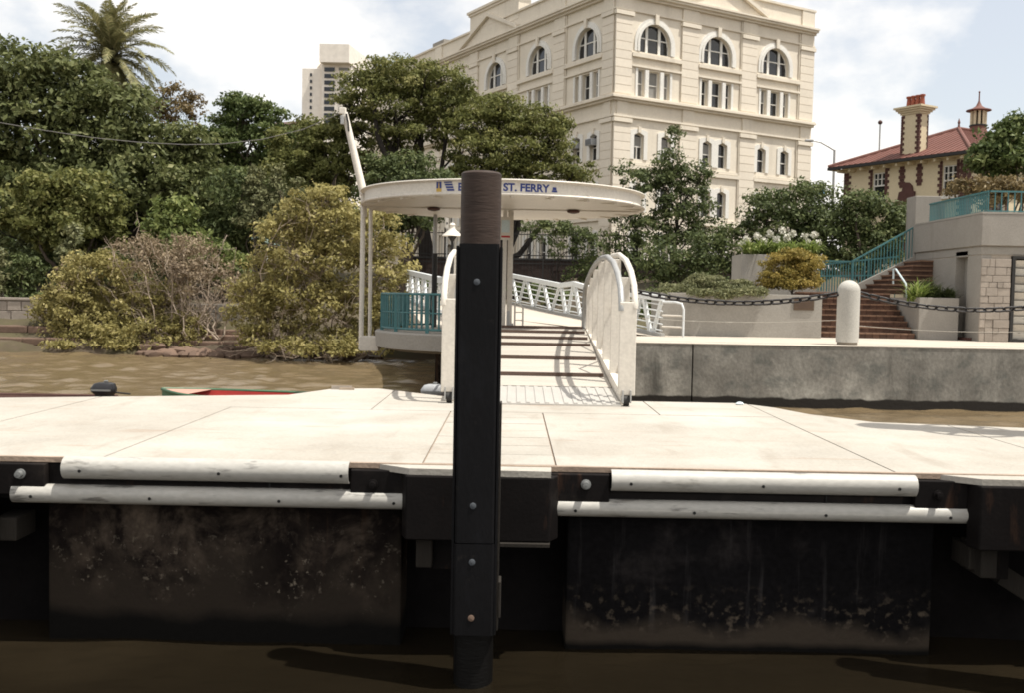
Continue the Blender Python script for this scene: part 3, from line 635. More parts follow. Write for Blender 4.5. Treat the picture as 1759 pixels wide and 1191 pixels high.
# ================================================================== THE BRICK-TRIMMED HOUSE WITH THE RED ROOF
def build_house():
    A = at(1668, 256, 50.0); R_, L_ = corner_faces(A[:2]); ze = float(A[2])
    h = thing('red_roofed_house', 'cream house with dark brick quoins under a red hipped roof', 'house')
    W_ = 8.9; LN = 17.0
    pk = L_.hit(1647, 221)
    # apex: where the sight line crosses the middle of the hip end
    d = ray(1647, 221); mid = R_.C + L_.d * (W_ / 2)
    k = ((mid - EYE[:2]) @ L_.d) / (d[:2] @ L_.d); ap = EYE + d * k
    u = float((ap[:2] - mid) @ R_.d); zr = float(ap[2])
    def W3(t, w, z): p = R_.C + R_.d * w + L_.d * t; return (p[0], p[1], z)
    e = .0
    pts = [W3(0, 0, ze), W3(W_, 0, ze), W3(W_, LN, ze), W3(0, LN, ze), W3(W_ / 2, u, zr), W3(W_ / 2, LN - u, zr)]
    planes = [(0, 1, 4), (0, 4, 5, 3), (1, 2, 5, 4), (2, 3, 5)]
    m = MB(); m.add(pts, planes + [(0, 3, 2, 1)]); m.build('roof', MT['roof'], h)
    rib = MB()
    def ribs(a, b, c, dd=None, n=40):        # standing seams on a plane, from the eaves up
        a, b, c = Vector(a), Vector(b), Vector(c)
        nrm = (b - a).cross(c - a).normalized()
        if nrm.z < 0: nrm = -nrm
        ev = (b - a).normalized(); up = nrm.cross(ev); up = up if up.z > 0 else -up
        for i in range(1, n):
            s = a + (b - a) * (i / n); L1 = (b - a).length; x = L1 * i / n
            xa = (c - a).dot(ev); hgt = (c - a).dot(up)
            if dd is None: tt = min(x / xa, (L1 - x) / (L1 - xa)) * hgt
            else:
                xb = (Vector(dd) - a).dot(ev); tt = hgt * min(1, x / xa, (L1 - x) / (L1 - xb))
            if tt > .15: rib.bar(s + nrm * .012, s + up * tt + nrm * .012, .05, .04, nrm)
    ribs(pts[0], pts[1], pts[4], n=24); ribs(pts[0], pts[3], pts[4], pts[5], n=44)
    tag(rib.build('seam', MT['roof'], h), kind='stuff')
    for a, b in ((0, 4), (1, 4), (4, 5), (3, 5), (2, 5)):
        MB().tube([Vector(pts[a]) + Vector((0, 0, .03)), Vector(pts[b]) + Vector((0, 0, .03))], .10, 8).build('ridge_cap', MT['roof'], h)
    MB().lathe([(.09, 0), (.05, .25), (.08, .35), (.0001, .6)], pts[4], 8).build('finial', MT['roof'], h)
    # gutter, fascia and soffit under the eaves
    loop = [pts[0], pts[1], pts[2], pts[3], pts[0]]
    g = MB()
    for a, b in zip(loop[:-1], loop[1:]): g.bar(Vector(a) - Vector((0, 0, .10)), Vector(b) - Vector((0, 0, .10)), .12, .14)
    g.build('gutter', MT['iron'], h)
    ov = .62
    sof = MB(); sof.add([W3(.1, .1, ze - .18), W3(W_ - .1, .1, ze - .18), W3(W_ - .1, LN - .1, ze - .18), W3(.1, LN - .1, ze - .18)], [(0, 1, 2, 3)]); sof.build('soffit', MT['house_wall'], h)
    for k in range(11):
        t = .6 + k * (W_ - 1.2) / 10; MB().box(t - .06, t + .06, -ov + .0, .25 - ov + .25, ze - .34, ze - .19, lambda a, n, z: W3(a, -n - .0, z)).build('eaves_bracket', MT['house_wall'], h)
    # walls: faces inset under the eaves
    LW = Face(R_.C + R_.d * ov + L_.d * ov, L_.d); LW.n = L_.n
    RW = Face(R_.C + R_.d * ov + L_.d * ov, R_.d); RW.n = R_.n
    WL_, RL_ = W_ - 2 * ov, LN - 2 * ov
    zb = 4.2
    wins = []
    for xa, xb, yt, yb in ((1499, 1520, 296, 341), (1619, 1643, 283, 335)):
        ta, z1 = LW.hit(xb, (yt + yb) / 2); tb, _ = LW.hit(xa, (yt + yb) / 2); _, z1 = LW.hit((xa + xb) / 2, yt); _, z0 = LW.hit((xa + xb) / 2, yb)
        wins.append((ta, tb, z0, z1, 'flat'))
    wl = MB(); wall_with_holes(wl, LW, 0, WL_, zb, ze - .18, wins, .3)
    rw = [(2.0, 3.2, 6.6, 9.2, 'flat'), (6.5, 7.7, 6.6, 9.2, 'flat')]
    wall_with_holes(wl, RW, 0, RL_, zb, ze - .18, rw, .3); wl.build('wall', MT['house_wall'], h, fix=False)
    for fc, lst in ((LW, wins), (RW, rw)):
        for ta, tb, z0, z1, kd in lst:
            o = window_part(h, fc, ta, tb, z0, z1, kd, 'sash', depth=.16)
            gb = MB(); n = 3
            for k in range(1, n): t = ta + (tb - ta) * k / n; gb.box(t - .022, t + .022, -.15, -.06, (z0 + z1) / 2, z1, fc.T)
            gb.box(ta, tb, -.15, -.063, z0 + (z1 - z0) * .75 - .02, z0 + (z1 - z0) * .75 + .02, fc.T); gb.build('glazing_bar', MT['trim'], o)
            MB().box(ta - .15, tb + .15, .003, .12, z0 - .16, z0 - .02, fc.T).build('sill', MT['trim'], h)
            z = z0; i = 0
            while z < z1 + .1:                 # toothed brick quoins beside each window
                wq = .27 if i % 2 else .16
                MB().box(ta - wq, ta - .01, .003, .035, z, z + .15, fc.T).build('quoin', MT['brick'], h)
                MB().box(tb + .01, tb + wq, .003, .035, z, z + .15, fc.T).build('quoin', MT['brick'], h); z += .16; i += 1
    z = zb + 2.5; i = 0
    while z < ze - .35:
        wq = .5 if i % 2 else .34
        for fc in (LW, RW): MB().box(.01, wq, .003, .035, z, z + .15, fc.T).build('quoin', MT['brick'], h)
        MB().box(WL_ - wq, WL_ - .01, .003, .035, z, z + .15, LW.T).build('quoin', MT['brick'], h); z += .16; i += 1
    # brick chimney breast with a stepped, round-topped outline
    def tz(x, y): return LW.hit(x, y)
    ol = [(1573, 440), (1573, 328), (1570, 328), (1568, 318), (1563, 313), (1557, 313), (1553, 319), (1551, 328), (1546, 330), (1543, 345), (1535, 352), (1527, 360), (1522, 440)]
    poly = [tz(*p) for p in ol]; poly = [(t, max(zz, zb)) for t, zz in poly]
    MB().extr([LW.T(t, .005, zz) for t, zz in poly], np.append(LW.n, 0) * .10).build('chimney_breast', MT['brick'], h)
    for xx, y0, y1 in ((1549, 290, 322), (1579, 286, 318)):
        t, za_ = tz(xx, y1); _, zb_ = tz(xx, y0); zz = za_; i = 0
        while zz < zb_:
            wq = .20 if i % 2 else .13; MB().box(t - wq, t + wq, .004, .04, zz, zz + .15, LW.T).build('quoin', MT['brick'], h); zz += .16; i += 1
    # chimney on the left slope
    w0 = .75
    CF = Face(R_.C + R_.d * w0, L_.d); CF.n = L_.n
    t1, _ = CF.hit(1548, 235); t0, _ = CF.hit(1578, 235); _, zt = CF.hit(1562, 196); _, zcap = CF.hit(1562, 183); dp = .72
    c = MB(); c.box(t0, t1, -dp, 0, ze - .3, zt, CF.T); ch = c.build('chimney', MT['house_wall'], h)
    z = ze - .2; i = 0
    Q = MB()
    while z < zt - .1:
        wq = .20 if i % 2 else .11; ws = .16 if i % 2 else .08
        MB().box(t0 - .02, t0 + wq, .003, .03, z, z + .13, CF.T).build('quoin', MT['brick'], ch)
        MB().box(t1 - wq, t1 + .02, .003, .03, z, z + .13, CF.T).build('quoin', MT['brick'], ch)
        MB().box(t0 - .03, t0 - .003, -ws, 0.03, z, z + .13, CF.T).build('quoin', MT['brick'], ch)
        MB().box(t0 - .03, t0 - .003, -dp, -dp + ws * .6, z, z + .13, CF.T).build('quoin', MT['brick'], ch)
        z += .14; i += 1
    cp = MB(); hh = (zcap - zt)
    for k in range(4): e_ = .06 + .085 * k; cp.box(t0 - e_, t1 + e_, -dp - e_, e_, zt + hh * k / 4, zt + hh * (k + 1) / 4 - .002, CF.T)
    cp.build('chimney_cap', MT['house_wall'], ch)
    for k in range(4):
        t = t0 + (t1 - t0) * (.12 + .76 * k / 3)
        MB().lathe([(.15, 0), (.12, .3), (.105, .5), (.15, .52), (.15, .6), (.10, .62)], CF.T(t, -dp / 2, zcap), 10).build('chimney_pot', MT['terracotta'], ch, smooth=40)
    # ventilator cupola on the ridge
    dq = ray(1680, 222); rl = R_.C + L_.d * (W_ / 2); kk = ((rl - EYE[:2]) @ L_.d) / (dq[:2] @ L_.d); Q0 = EYE + dq * kk
    s = kk / F
    cx, cy, cz = Q0[0], Q0[1], zr - .35
    zz = lambda y: float((EYE + ray(1680, y) * kk)[2])
    cu = MB().lathe([(16 * s * 1.2, cz - zz(222)), (13.5 * s, .0), (13.5 * s, zz(217) - zz(222))], (cx, cy, zz(222)), 12).build('cupola_base', MT['roof'], h, smooth=30)
    MB().lathe([(14.5 * s, 0), (14.5 * s, 2.5 * s), (12 * s, 2.8 * s)], (cx, cy, zz(217)), 12).build('cupola_ring', MT['iron'], h, smooth=30)
    MB().lathe([(8 * s, 0), (8 * s, zz(191) - zz(216))], (cx, cy, zz(216)), 12).build('cupola_core', MT['void'], h, smooth=30)
    for k in range(10):
        a = 2 * math.pi * k / 10; MB().box(-.055, .055, -.055, .055, 0, zz(191) - zz(216), lambda x, y, z, a=a: (cx + 11.3 * s * math.cos(a) + x, cy + 11.3 * s * math.sin(a) + y, zz(216) + z)).build('cupola_post', MT['house_wall'], h)
    MB().lathe([(13 * s, 0), (20.5 * s, .02), (20 * s, 2.2 * s), (11 * s, 5 * s), (5 * s, 9 * s), (2.2 * s, 15 * s), (1.2 * s, 18 * s), (1.0 * s, 31 * s), (1.8 * s, 33 * s), (.0001, 35 * s)], (cx, cy, zz(191)), 16).build('cupola_roof', MT['roof'], h, smooth=35)
build_house()

# ================================================================== FAR BUILDINGS
def build_far():
    t = thing('office_tower', 'white stepped office tower far behind the trees', 'building')
    D = 210
    def X(px): return at(px, 150, D)[0]
    def Z(py): return at(570, py, D)[2]
    MB().box(X(519), X(554), D, D + 26, 0, Z(118)).build('side_block', MT['tower'], t)
    MB().box(X(554), X(604), D - .8, D + 30, 0, Z(111)).build('main_block', MT['tower'], t)
    # the plant room on top turns its flank to the right
    MB().prism([(X(553), D - 3), (X(603), D - 3), (X(653), D + 34), (X(600), D + 40)], Z(112), Z(81)).build('plant_room', MT['tower'], t)
    MB().prism([(X(604) + .02, D - .7), (X(650), D + 34), (X(604) + .02, D + 34)], 0, Z(112) - .1).build('flank', MT['tower'], t)
    for k in range(9):
        y = 126 + k * 11.2
        MB().box(X(532.5), X(536), D - .12, D + .3, Z(y + 5.5), Z(y)).build('window', MT['glass'], t)
        MB().box(X(558.5), X(576), D - .95, D - .2, Z(y - 9 + 7), Z(y - 9)).build('window', MT['glass'], t)
        MB().box(X(583), X(600), D - .9, D - .2, Z(y - 9 + 5), Z(y - 9)).build('window', MT['blind'], t)
    dish = MB(); dish.lathe([(.0001, 0), (.9, .12), (1.5, .5)], (0, 0, 0), 14); o = dish.build('dish', MT['tower'], t, smooth=40); o.location = (X(549), D + 2, Z(112)); o.rotation_euler = (1.2, 0, .6)
    b = thing('brown_roofed_house', 'low building with a brown tiled roof behind the trees by the tower', 'house'); D = 105
    x0, x1 = at(455, 205, D)[0], at(533, 205, D)[0]; z0, z1 = at(500, 213, D)[2], at(500, 194, D)[2]
    MB().box(x0 + .5, x1 - .5, D + .6, D + 9, 4, z0).build('wall', MT['house_wall'], b)
    m = MB(); m.add([(x0, D, z0), (x1, D, z0), (x1 - .6, D + 5, z1), (x0 + 1.5, D + 5, z1), (x0, D + 10, z0), (x1, D + 10, z0)], [(0, 1, 2, 3), (3, 2, 5, 4), (0, 3, 4), (1, 5, 2), (0, 4, 5, 1)]); m.build('roof', MT['roof_dark'], b)
    MB().box(x1 - .2, x1 + .9, D + .2, D + 3, z0 - .6, z0 + .75).build('parapet', MT['tower'], b)
    s = thing('garden_pavilion', 'low grey green roof of a pavilion among the trees', 'pavilion'); D = 50
    xa, xb = at(385, 410, D)[0], at(450, 410, D)[0]; z0, z1 = at(410, 414, D)[2], at(410, 402, D)[2]
    m = MB(); m.add([(xa, D, z0), (xb, D, z0), (xb - .4, D + 2, z1), (xa + .4, D + 2, z1), (xa, D + 4, z0), (xb, D + 4, z0)], [(0, 1, 2, 3), (3, 2, 5, 4), (0, 3, 4), (1, 5, 2), (0, 4, 5, 1)]); m.build('roof', MT['shed'], s)
    for x in (xa + .2, xb - .2):
        for y in (D + .3, D + 3.7): MB().box(x - .06, x + .06, y - .06, y + .06, gz(x, y) - .3, z0).build('post', MT['dark_bark'], s)
    # slim street furniture against the sky
    l = thing('street_light', 'tall grey street light with a bent arm beside the cream building', 'street light'); D = 62
    p = [at(1431, 420, D), at(1433.5, 257, D)]; p[0][2] = 3.5; p[0][0] = p[1][0]
    MB().tube(p, [.10, .07], 8).build('pole', MT['galv'], l, smooth=40)
    MB().tube([at(1433.5, 258, D), at(1424, 252, D), at(1410, 244, D), at(1396, 241, D)], .045, 6).build('arm', MT['galv'], l, smooth=40)
    q = at(1391, 241, D); MB().box(q[0] - .28, q[0] + .22, D - .12, D + .12, q[2] - .07, q[2] + .07).build('lantern', MT['galv'], l, bevel=.03)
    l = thing('ball_topped_pole', 'thin pole with a dark ball on top beside the red roof', 'pole'); D = 70
    p = [at(1511, 300, D), at(1512, 213, D)]; p[0][0] = p[1][0]; p[0][2] = 4
    MB().tube(p, .05, 6).build('pole', MT['galv'], l)
    MB().lathe([(.0001, -.16), (.13, -.08), (.16, 0), (.13, .09), (.0001, .18)], at(1512, 210, D), 10).build('ball', MT['roof_dark'], l, smooth=50)
    s = thing('blue_sign', 'small pale blue sign panel above the dark shrubs', 'sign'); D = 56
    a, b_ = at(1393, 320, D), at(1417, 335, D)
    MB().box(a[0], b_[0], D, D + .06, b_[2], a[2]).build('panel', MT['sign_blue'], s)
    MB().tube([(b_[0] - .1, D + .1, 3.6), (b_[0] - .1, D + .1, a[2])], .04, 6).build('post', MT['galv'], s)
build_far()
# ================================================================== IRON FENCE AND BRICK WALL BEHIND THE LANDING
def build_back_fence():
    D = 52.0
    xa, xb = at(690, 450, D)[0], at(1288, 450, D)[0]
    zt = at(880, 446, D)[2]
    w = thing('brick_retaining_wall', 'dark brick retaining wall behind the ferry landing', 'wall')
    MB().box(xa, xb, D, D + .4, 1.8, zt).build('wall', MT['dark_brick'], w)
    MB().box(xa - .05, xb + .05, D - .06, D + .46, zt + .002, zt + .1).build('coping', MT['iron'], w)
    n = int((xb - xa) / .8)
    for r in range(4):
        for i in range(n):
            x = xa + (i + (.5 if r % 2 else 0)) * .8
            if random.random() < .75: MB().box(x + .01, min(x + .79, xb), D - random.uniform(.01, .03), D - .001, 2.5 + r * .46, 2.5 + r * .46 + .44).build('stone', MT['dark_brick'], w)
    for name, lab, y0, za, zb_, sp in (('iron_fence', 'tall dark iron fence standing on top of the brick retaining wall', D + .2, zt + .1, at(880, 396, D)[2], .155), ('iron_fence', 'dark iron fence standing in front of the brick retaining wall', D - 1.2, 2.5, zt - .05, .17)):
        f = thing(name, lab, 'fence')
        bar = MB().box(-.011, .011, -.011, .011, 0, zb_ - za).build('bar', MT['iron'], f)
        m = int((xb - xa) / sp); bar.location = (xa, y0, za)
        for i in range(1, m): inst(bar, 'bar', f, (xa + i * sp, y0, za))
        for z in (za + .15, zb_ - .15): MB().box(xa, xb, y0 - .02, y0 + .02, z - .025, z + .025).build('rail', MT['iron'], f)
        for i in range(0, m, 14): x = xa + i * sp; MB().box(x - .04, x + .04, y0 - .05, y0 + .05, za - (.1 if y0 > D else .6), zb_ + .12).build('post', MT['iron'], f)
    l = thing('garden_lamp', 'lamp with a white cone shade on a dark post behind the landing', 'lamp'); D = 36
    c = at(777, 405, D); s = D / F
    MB().lathe([(18 * s, 0), (17.6 * s, .8 * s), (6 * s, 11 * s), (4.5 * s, 14 * s), (4.5 * s, 18 * s), (5.5 * s, 19 * s), (3 * s, 22 * s), (.0001, 23 * s)], c, 20).build('lamp_shade', MT['white'], l, smooth=35)
    MB().lathe([(3 * s, -8 * s), (7 * s, -2 * s), (7 * s, .2 * s)], c, 12).build('lantern', MT['iron'], l, smooth=35)
    MB().tube([(c[0], c[1], 1.2), (c[0], c[1], c[2] - 7 * s)], [.07, .045], 8).build('post', MT['iron'], l, smooth=35)
    s_ = thing('street_sign', 'small white rectangular sign on a thin post beside the garden lamp', 'sign'); D = 49
    a, b = at(765.5, 374, D), at(770.5, 392, D)
    MB().box(a[0], b[0], D, D + .03, b[2], a[2]).build('panel', MT['white'], s_)
    MB().box(a[0] + .04, b[0] - .04, D - .006, D - .001, b[2] + .2, b[2] + .3).build('mark', MT['iron'], s_)
    MB().tube([((a[0] + b[0]) / 2, D + .04, 2.2), ((a[0] + b[0]) / 2, D + .04, a[2])], .025, 6).build('post', MT['galv'], s_)
build_back_fence()

# ================================================================== LANDING: ramp, round platform, shelter, trusses, gangway
ZPL = 1.86
CC = at(864, 348, 19.0)
def build_ramp():
    pl = [(-1.75, 20.4, ZPL), (1.45, 20.4, ZPL)]
    T = [at(1137, 579, 29.0), at(1012, 551, 33.5), at(985, 545, 35), at(962, 541, 36), at(878, 522, 43)]
    pts = [pl[0], pl[1], (2.35, 25.2, 1.62), (2.35, 28.6, 1.60)] + [tuple(t) for t in T] + [(-4.6, 42.5, 2.35)]
    m = MB(); c = (0.0, 27, 1.9); n = len(pts)
    m.add([c] + pts, [(0, i + 1, (i + 1) % n + 1) for i in range(n)])
    lo = [(p[0], p[1], p[2] - .22) for p in pts]
    m.add(pts + lo, [(i, (i + 1) % n, n + (i + 1) % n, n + i) for i in range(n)]); m.add([(c[0], c[1], c[2] - .22)] + lo, [(0, (i + 1) % n + 1, i + 1) for i in range(n)])
    tag(m.build('access_ramp', MT['quay_top']), 'pale concrete ramp from the landing up to the bank', kind='structure')
    def truss(label, P, top, mult):
        r = thing('truss_railing', label, 'railing', 'white truss railings of the ramp')
        """P: bottom points, top: heights above them"""
        tops = [Vector(p) + Vector((0, 0, h)) for p, h in zip(P, top)]; P = [Vector(p) for p in P]
        for i in range(len(P) - 1):
            MB().bar(tops[i], tops[i + 1], .14, .17).build('top_rail', MT['cool_white'], r, bevel=.01)
            MB().bar(P[i] + Vector((0, 0, .02)), P[i + 1] + Vector((0, 0, .02)), .18, .16).build('bottom_rail', MT['galv'], r)
            for k in range(1, 6):
                a = P[i].lerp(tops[i], k / 6); b = P[i + 1].lerp(tops[i + 1], k / 6); MB().tube([a, b], .022, 6).build('cable_rail', MT['cool_white'], r)
            n = mult[i]
            for j in range(n):
                a0, a1 = j / n, (j + .5) / n; a2 = (j + 1) / n
                lo_ = P[i].lerp(P[i + 1], a1); t0 = tops[i].lerp(tops[i + 1], a0 + .04 / n); t1 = tops[i].lerp(tops[i + 1], a2 - .04 / n)
                d = (P[i + 1] - P[i]).normalized()
                MB().bar(t0, lo_ - d * .05, .09, .13, d).build('diagonal', MT['cool_white'], r); MB().bar(lo_ + d * .05, t1, .09, .09, d).build('diagonal', MT['cool_white'], r)
        return r
    tp = [1.02, 1.06, 1.10, 1.02, 1.18]
    yt = {0: (1137, 512), 1: (1012, 495), 2: (985, 487), 3: (962, 490), 4: (878, 473)}
    hs = [float(at(*yt[i], T[i][1])[2] - T[i][2]) for i in range(5)]
    r = truss('long white truss railing right of the centre post with a kinked top rail', T[::-1], hs[::-1], [3, 1, 1, 4])
    # rounded end hoop of the railing at the promenade
    e = Vector(T[0]); f = e + Vector((.5, -.6, 0)); pth = [e + Vector((0, 0, 1.0)), e.lerp(f, .6) + Vector((0, 0, 1.0)), f + Vector((-.05, .05, .96)), f + Vector((0, 0, .8)), f]
    MB().tube(pth, .032, 8).build('end_hoop', MT['cool_white'], r, smooth=50)
    for z in (.3, .62): MB().tube([e + Vector((0, 0, z)), f + Vector((0, 0, z))], .025, 6).build('cable_rail', MT['white'], r)
    P = [at(697, 512, 40), at(757, 530, 27), at(800, 545, 23)]
    for p, z in zip(P, (2.3, 1.95, ZPL)): p[2] = z
    hs = [float(at(697, 466, 40)[2] - 2.3), float(at(757, 481, 27)[2] - 1.95), float(at(800, 478, 23)[2] - ZPL)]
    truss('short white truss railing showing above the teal railing left of the pile', P, hs, [5, 2])
    # small hooped guard beside the centre post
    g = thing('hoop_guard', 'small white hooped pipe guard beside the shelter centre post', 'railing'); D = 20.2
    a, b = at(884, 553, D), at(898, 553, D); a[2] = b[2] = ZPL + .0; zt = at(890, 520, D)[2]
    MB().tube([a, (a[0], D, zt), (b[0] - .07, D, zt - .03), (b[0], D, zt - .1), b], .018, 8).build('hoop', MT['white'], g, smooth=50)
    for k in (.35, .65): MB().tube([(a[0], D, a[2] + (zt - a[2]) * k), (b[0], D, a[2] + (zt - a[2]) * k)], .01, 6).build('rung', MT['white'], g)
build_ramp()

def text_mesh(body, size, bold=.012):
    cu = bpy.data.curves.new('t', 'FONT'); cu.body = body; cu.size = size; cu.offset = bold; cu.fill_mode = 'FRONT'; cu.resolution_u = 4
    o = bpy.data.objects.new('t', cu); COL.objects.link(o)
    bpy.context.view_layer.update()
    me = bpy.data.meshes.new_from_object(o); v = [tuple(p.co) for p in me.vertices]; f = [tuple(p.vertices) for p in me.polygons]
    bpy.data.objects.remove(o); bpy.data.meshes.remove(me)
    return v, f

def build_platform():
    p = thing('landing_platform', 'round pale concrete landing platform under the shelter', 'platform')
    cx, cy = CC[0], CC[1]; R = 2.32
    MB().lathe([(R - .28, -.36), (R - .02, -.30), (R, -.03), (R - .03, 0), (.0001, 0)], (cx, cy, ZPL), 64).build('slab', MT['conc_light'], p, smooth=35)
    for a in (0.6, 2.2, 3.9, 5.4): MB().tube([(cx + 1.3 * math.cos(a), cy + 1.3 * math.sin(a), -2), (cx + 1.3 * math.cos(a), cy + 1.3 * math.sin(a), ZPL - .36)], .2, 16).build('support_pile', MT['hull'], p, smooth=40)
    a, b = at(620, 577, 19), at(652, 603, 19)
    MB().box(a[0], b[0], 18.82, 19.15, b[2], a[2]).build('outrigger', MT['white'], p, bevel=.01)
    MB().tube([at(628, 602, 19), at(634, 612, 19), at(652, 613, 19), at(664, 598, 18.6)], .012, 6).build('hanging_cable', MT['cable'], p)
    r = thing('teal_railing', 'curved teal railing on the left rim of the landing platform', 'railing', )
    R2 = 2.2; z0, z1 = ZPL + .04, 2.52
    angs = [math.radians(v) for v in np.arange(128, 262, 3.1)]
    bar = MB().box(-.013, .013, -.013, .013, 0, z1 - z0).build('baluster', MT['teal'], r)
    for i, t in enumerate(angs):
        q = (cx + R2 * math.cos(t), cy + R2 * math.sin(t), z0)
        if i == 0: bar.location = q; bar.rotation_euler.z = t
        else: inst(bar, 'baluster', r, q, (0, 0, t))
    for zz, rr in ((z1, .022), (z0 + .02, .02), (z0 + .3, .012)):
        MB().tube([(cx + R2 * math.cos(t), cy + R2 * math.sin(t), zz) for t in angs], rr, 6).build('rail', MT['teal'], r, smooth=50)
    for t in angs[::7]: MB().box(-.03, .03, -.03, .03, -.06, z1 - z0, lambda x, y, z, t=t: (cx + R2 * math.cos(t) + x, cy + R2 * math.sin(t) + y, z0 + z)).build('post', MT['teal'], r)

    c = thing('round_shelter', 'white ring-shaped ferry shelter roof lettered in blue on slim posts', 'shelter')
    RC = 2.6; zb, zt = CC[2] - .09 - .14, 0
    zb = 2.5 + (512 - 338) * 16.4 / F; zt = 2.5 + (512.5 - 310.5) * 16.4 / F
    o = (cx, cy, 0); h = zt - zb
    MB().lathe([(RC - .30, zb), (RC, zb), (RC + .01, zb + .018), (RC - .04, zb + .032), (RC - .065, zb + .06), (RC - .065, zt - .045), (RC - .04, zt - .028), (RC + .01, zt - .016), (RC, zt), (RC - .30, zt)], o, 96).build('ring_beam', MT['white'], c, smooth=40)
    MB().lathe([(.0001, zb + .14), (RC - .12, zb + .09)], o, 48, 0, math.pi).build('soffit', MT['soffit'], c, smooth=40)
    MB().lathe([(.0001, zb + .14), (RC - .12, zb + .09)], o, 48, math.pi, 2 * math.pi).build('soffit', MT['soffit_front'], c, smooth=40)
    MB().lathe([(RC - .12, zt - .04), (.0001, zt + .03)], o, 96).build('roof_sheet', MT['white'], c, smooth=40)
    MB().box(cx - RC + .1, cx + RC - .1, cy - .07, cy + .07, zb - .02, zb + .12).build('cross_beam', MT['white'], c)
    for k in range(24):
        t = 2 * math.pi * k / 24 + .07
        if abs(math.sin(t)) < .15: continue
        d = Vector((math.cos(t), math.sin(t), 0)); q = Vector((cx, cy, 0))
        MB().bar(q + d * (RC - .05) + Vector((0, 0, zb + .01)), q + d * (RC - .62) + Vector((0, 0, zb + .07)), .05, .09).build('bracket', MT['white'], c)
    for px in (745, 985):
        q = at(px, 362, 18.9)
        MB().lathe([(.04, -.05), (.11, -.03), (.12, .0), (.05, .03)], (q[0], 18.9, zb - .02), 16).build('downlight', MT['roof_dark'], c, smooth=35)
    # lettering wrapped round the web of the ring beam
    RW_ = RC - .065 + .004
    def wrap(verts, faces, mat, name, u0, z0, sx=1.0, lift=0):
        m = MB(); vs = []
        for x, y, z in verts:
            a = (u0 + x * sx) / RW_; vs.append((cx + (RW_ + lift) * math.sin(a), cy - (RW_ + lift) * math.cos(a), z0 + y))
        m.add(vs, faces); return m.build(name, mat, c, fix=False)
    def u_of(px): return math.asin(max(-1, min(1, ((px - 864) / F * 16.45) / RW_))) * RW_
    v, f = text_mesh('ST. FERRY', .172, .006); w = max(p[0] for p in v) - min(p[0] for p in v)
    ua, ub = u_of(867), u_of(947); wrap(v, f, MT['letter'], 'lettering', ua, zb + .075, (ub - ua) / w)
    v, f = text_mesh('EDWARD', .172, .006); w2 = max(p[0] for p in v) - min(p[0] for p in v)
    ua, ub = u_of(789), u_of(859); wrap(v, f, MT['letter'], 'lettering', ua, zb + .075, (ub - ua) / w2)
    def patch(poly, mat, name, px, lift): 
        n = len(poly); wrap([(x, y, 0) for x, y in poly], [tuple(range(n))], mat, name, u_of(px), zb + .06, .85, lift)
    patch([(0, 0), (.11, 0), (.11, .17), (0, .17)], MT['logo_yellow'], 'crest', 751, .001)
    patch([(0.0, .055), (.11, .055), (.11, .17), (0, .17)], MT['letter'], 'crest', 751, .002)
    patch([(.04, .03), (.07, .03), (.062, .15), (.048, .15)], MT['logo_yellow'], 'crest', 751, .003)
    for k in range(4):
        y1 = .17 - k * .043; sh = k * .022
        patch([(sh, y1 - .03), (.16 + sh * .8, y1 - .03), (.15 + sh * .8, y1), (sh - .016, y1)], MT['letter'], 'flag_logo', 765, .002)
    patch([(-.01, .02), (.11, .02), (.10, .05), (0, .05)], MT['letter'], 'ferry_logo', 951, .002); patch([(.01, .055), (.09, .055), (.085, .1), (.015, .1)], MT['letter'], 'ferry_logo', 951, .002)
    # centre post with its notice
    D = 19.2
    for pa, pb, dy in ((861, 868, 0), (869.5, 879, .12)):
        a, b = at(pa, 553, D), at(pb, 553, D); MB().box(a[0], b[0], D + dy, D + dy + .09, ZPL, zb).build('centre_post', MT['white'], c, bevel=.006)
    a, b = at(860, 372, D), at(877, 412, D)
    MB().box(a[0], b[0], D - .03, D - .012, b[2], a[2]).build('notice', MT['white'], c)
    MB().box(a[0] + .02, b[0] - .02, D - .034, D - .031, b[2] + .14, a[2] - .06).build('notice', MT['notice'], c)
    MB().box(a[0] + .02, b[0] - .01, D - .034, D - .031, b[2] + .045, b[2] + .08).build('notice', MT['red_print'], c)
    a, b = at(871, 530, D - .2), at(879, 553, D - .2)
    MB().box(a[0], a[0] + .05, D - .16, D - .08, ZPL, ZPL + .38).box(a[0] + .05, b[0] + .03, D - .16, D - .08, ZPL + .10, ZPL + .15).build('bracket', MT['galv'], c)
    # columns and raking mast at the left rim
    for pxb, pxt, r_, dy in ((620, 624, .045, -.05), (635, 637, .036, .35)):
        a = at(pxb, 603, 19 + dy); b = at(pxt, 350, 19 + dy); b[2] = zb + .02; a[2] = 1.47 if dy < 0 else ZPL - .2
        MB().tube([a, b], r_, 12).build('column', MT['white'], c, smooth=40)
    m0, m1 = at(625, 334, 19), at(592, 193, 19)
    MB().tube([m0, m1], [.075, .055], 12).build('mast', MT['white'], c, smooth=40)
    MB().tube([at(625, 372, 19), at(625, 330, 19)], .06, 10).build('mast_foot', MT['white'], c, smooth=40)
    q = at(589, 191, 19); MB().box(q[0] - .07, q[0] + .06, 18.95, 19.05, q[2] - .05, q[2] + .07).build('mast_head', MT['white'], c, bevel=.015)
    q = at(590, 203, 19); MB().box(q[0] - .04, q[0] + .02, 18.9, 18.96, q[2] - .12, q[2] + .04).build('pulley', MT['galv'], c, bevel=.01)
    MB().tube([at(595, 195, 18.93), at(598, 210, 18.92), at(599, 225, 18.93)], .018, 6).build('pulley_line', MT['iron'], c)
    D = 20.6; a = at(745, 572, D)
    MB().tube([(a[0], D, ZPL), (a[0], D, 3.35)], .055, 10).build('rear_column', MT['iron'], c, smooth=40)
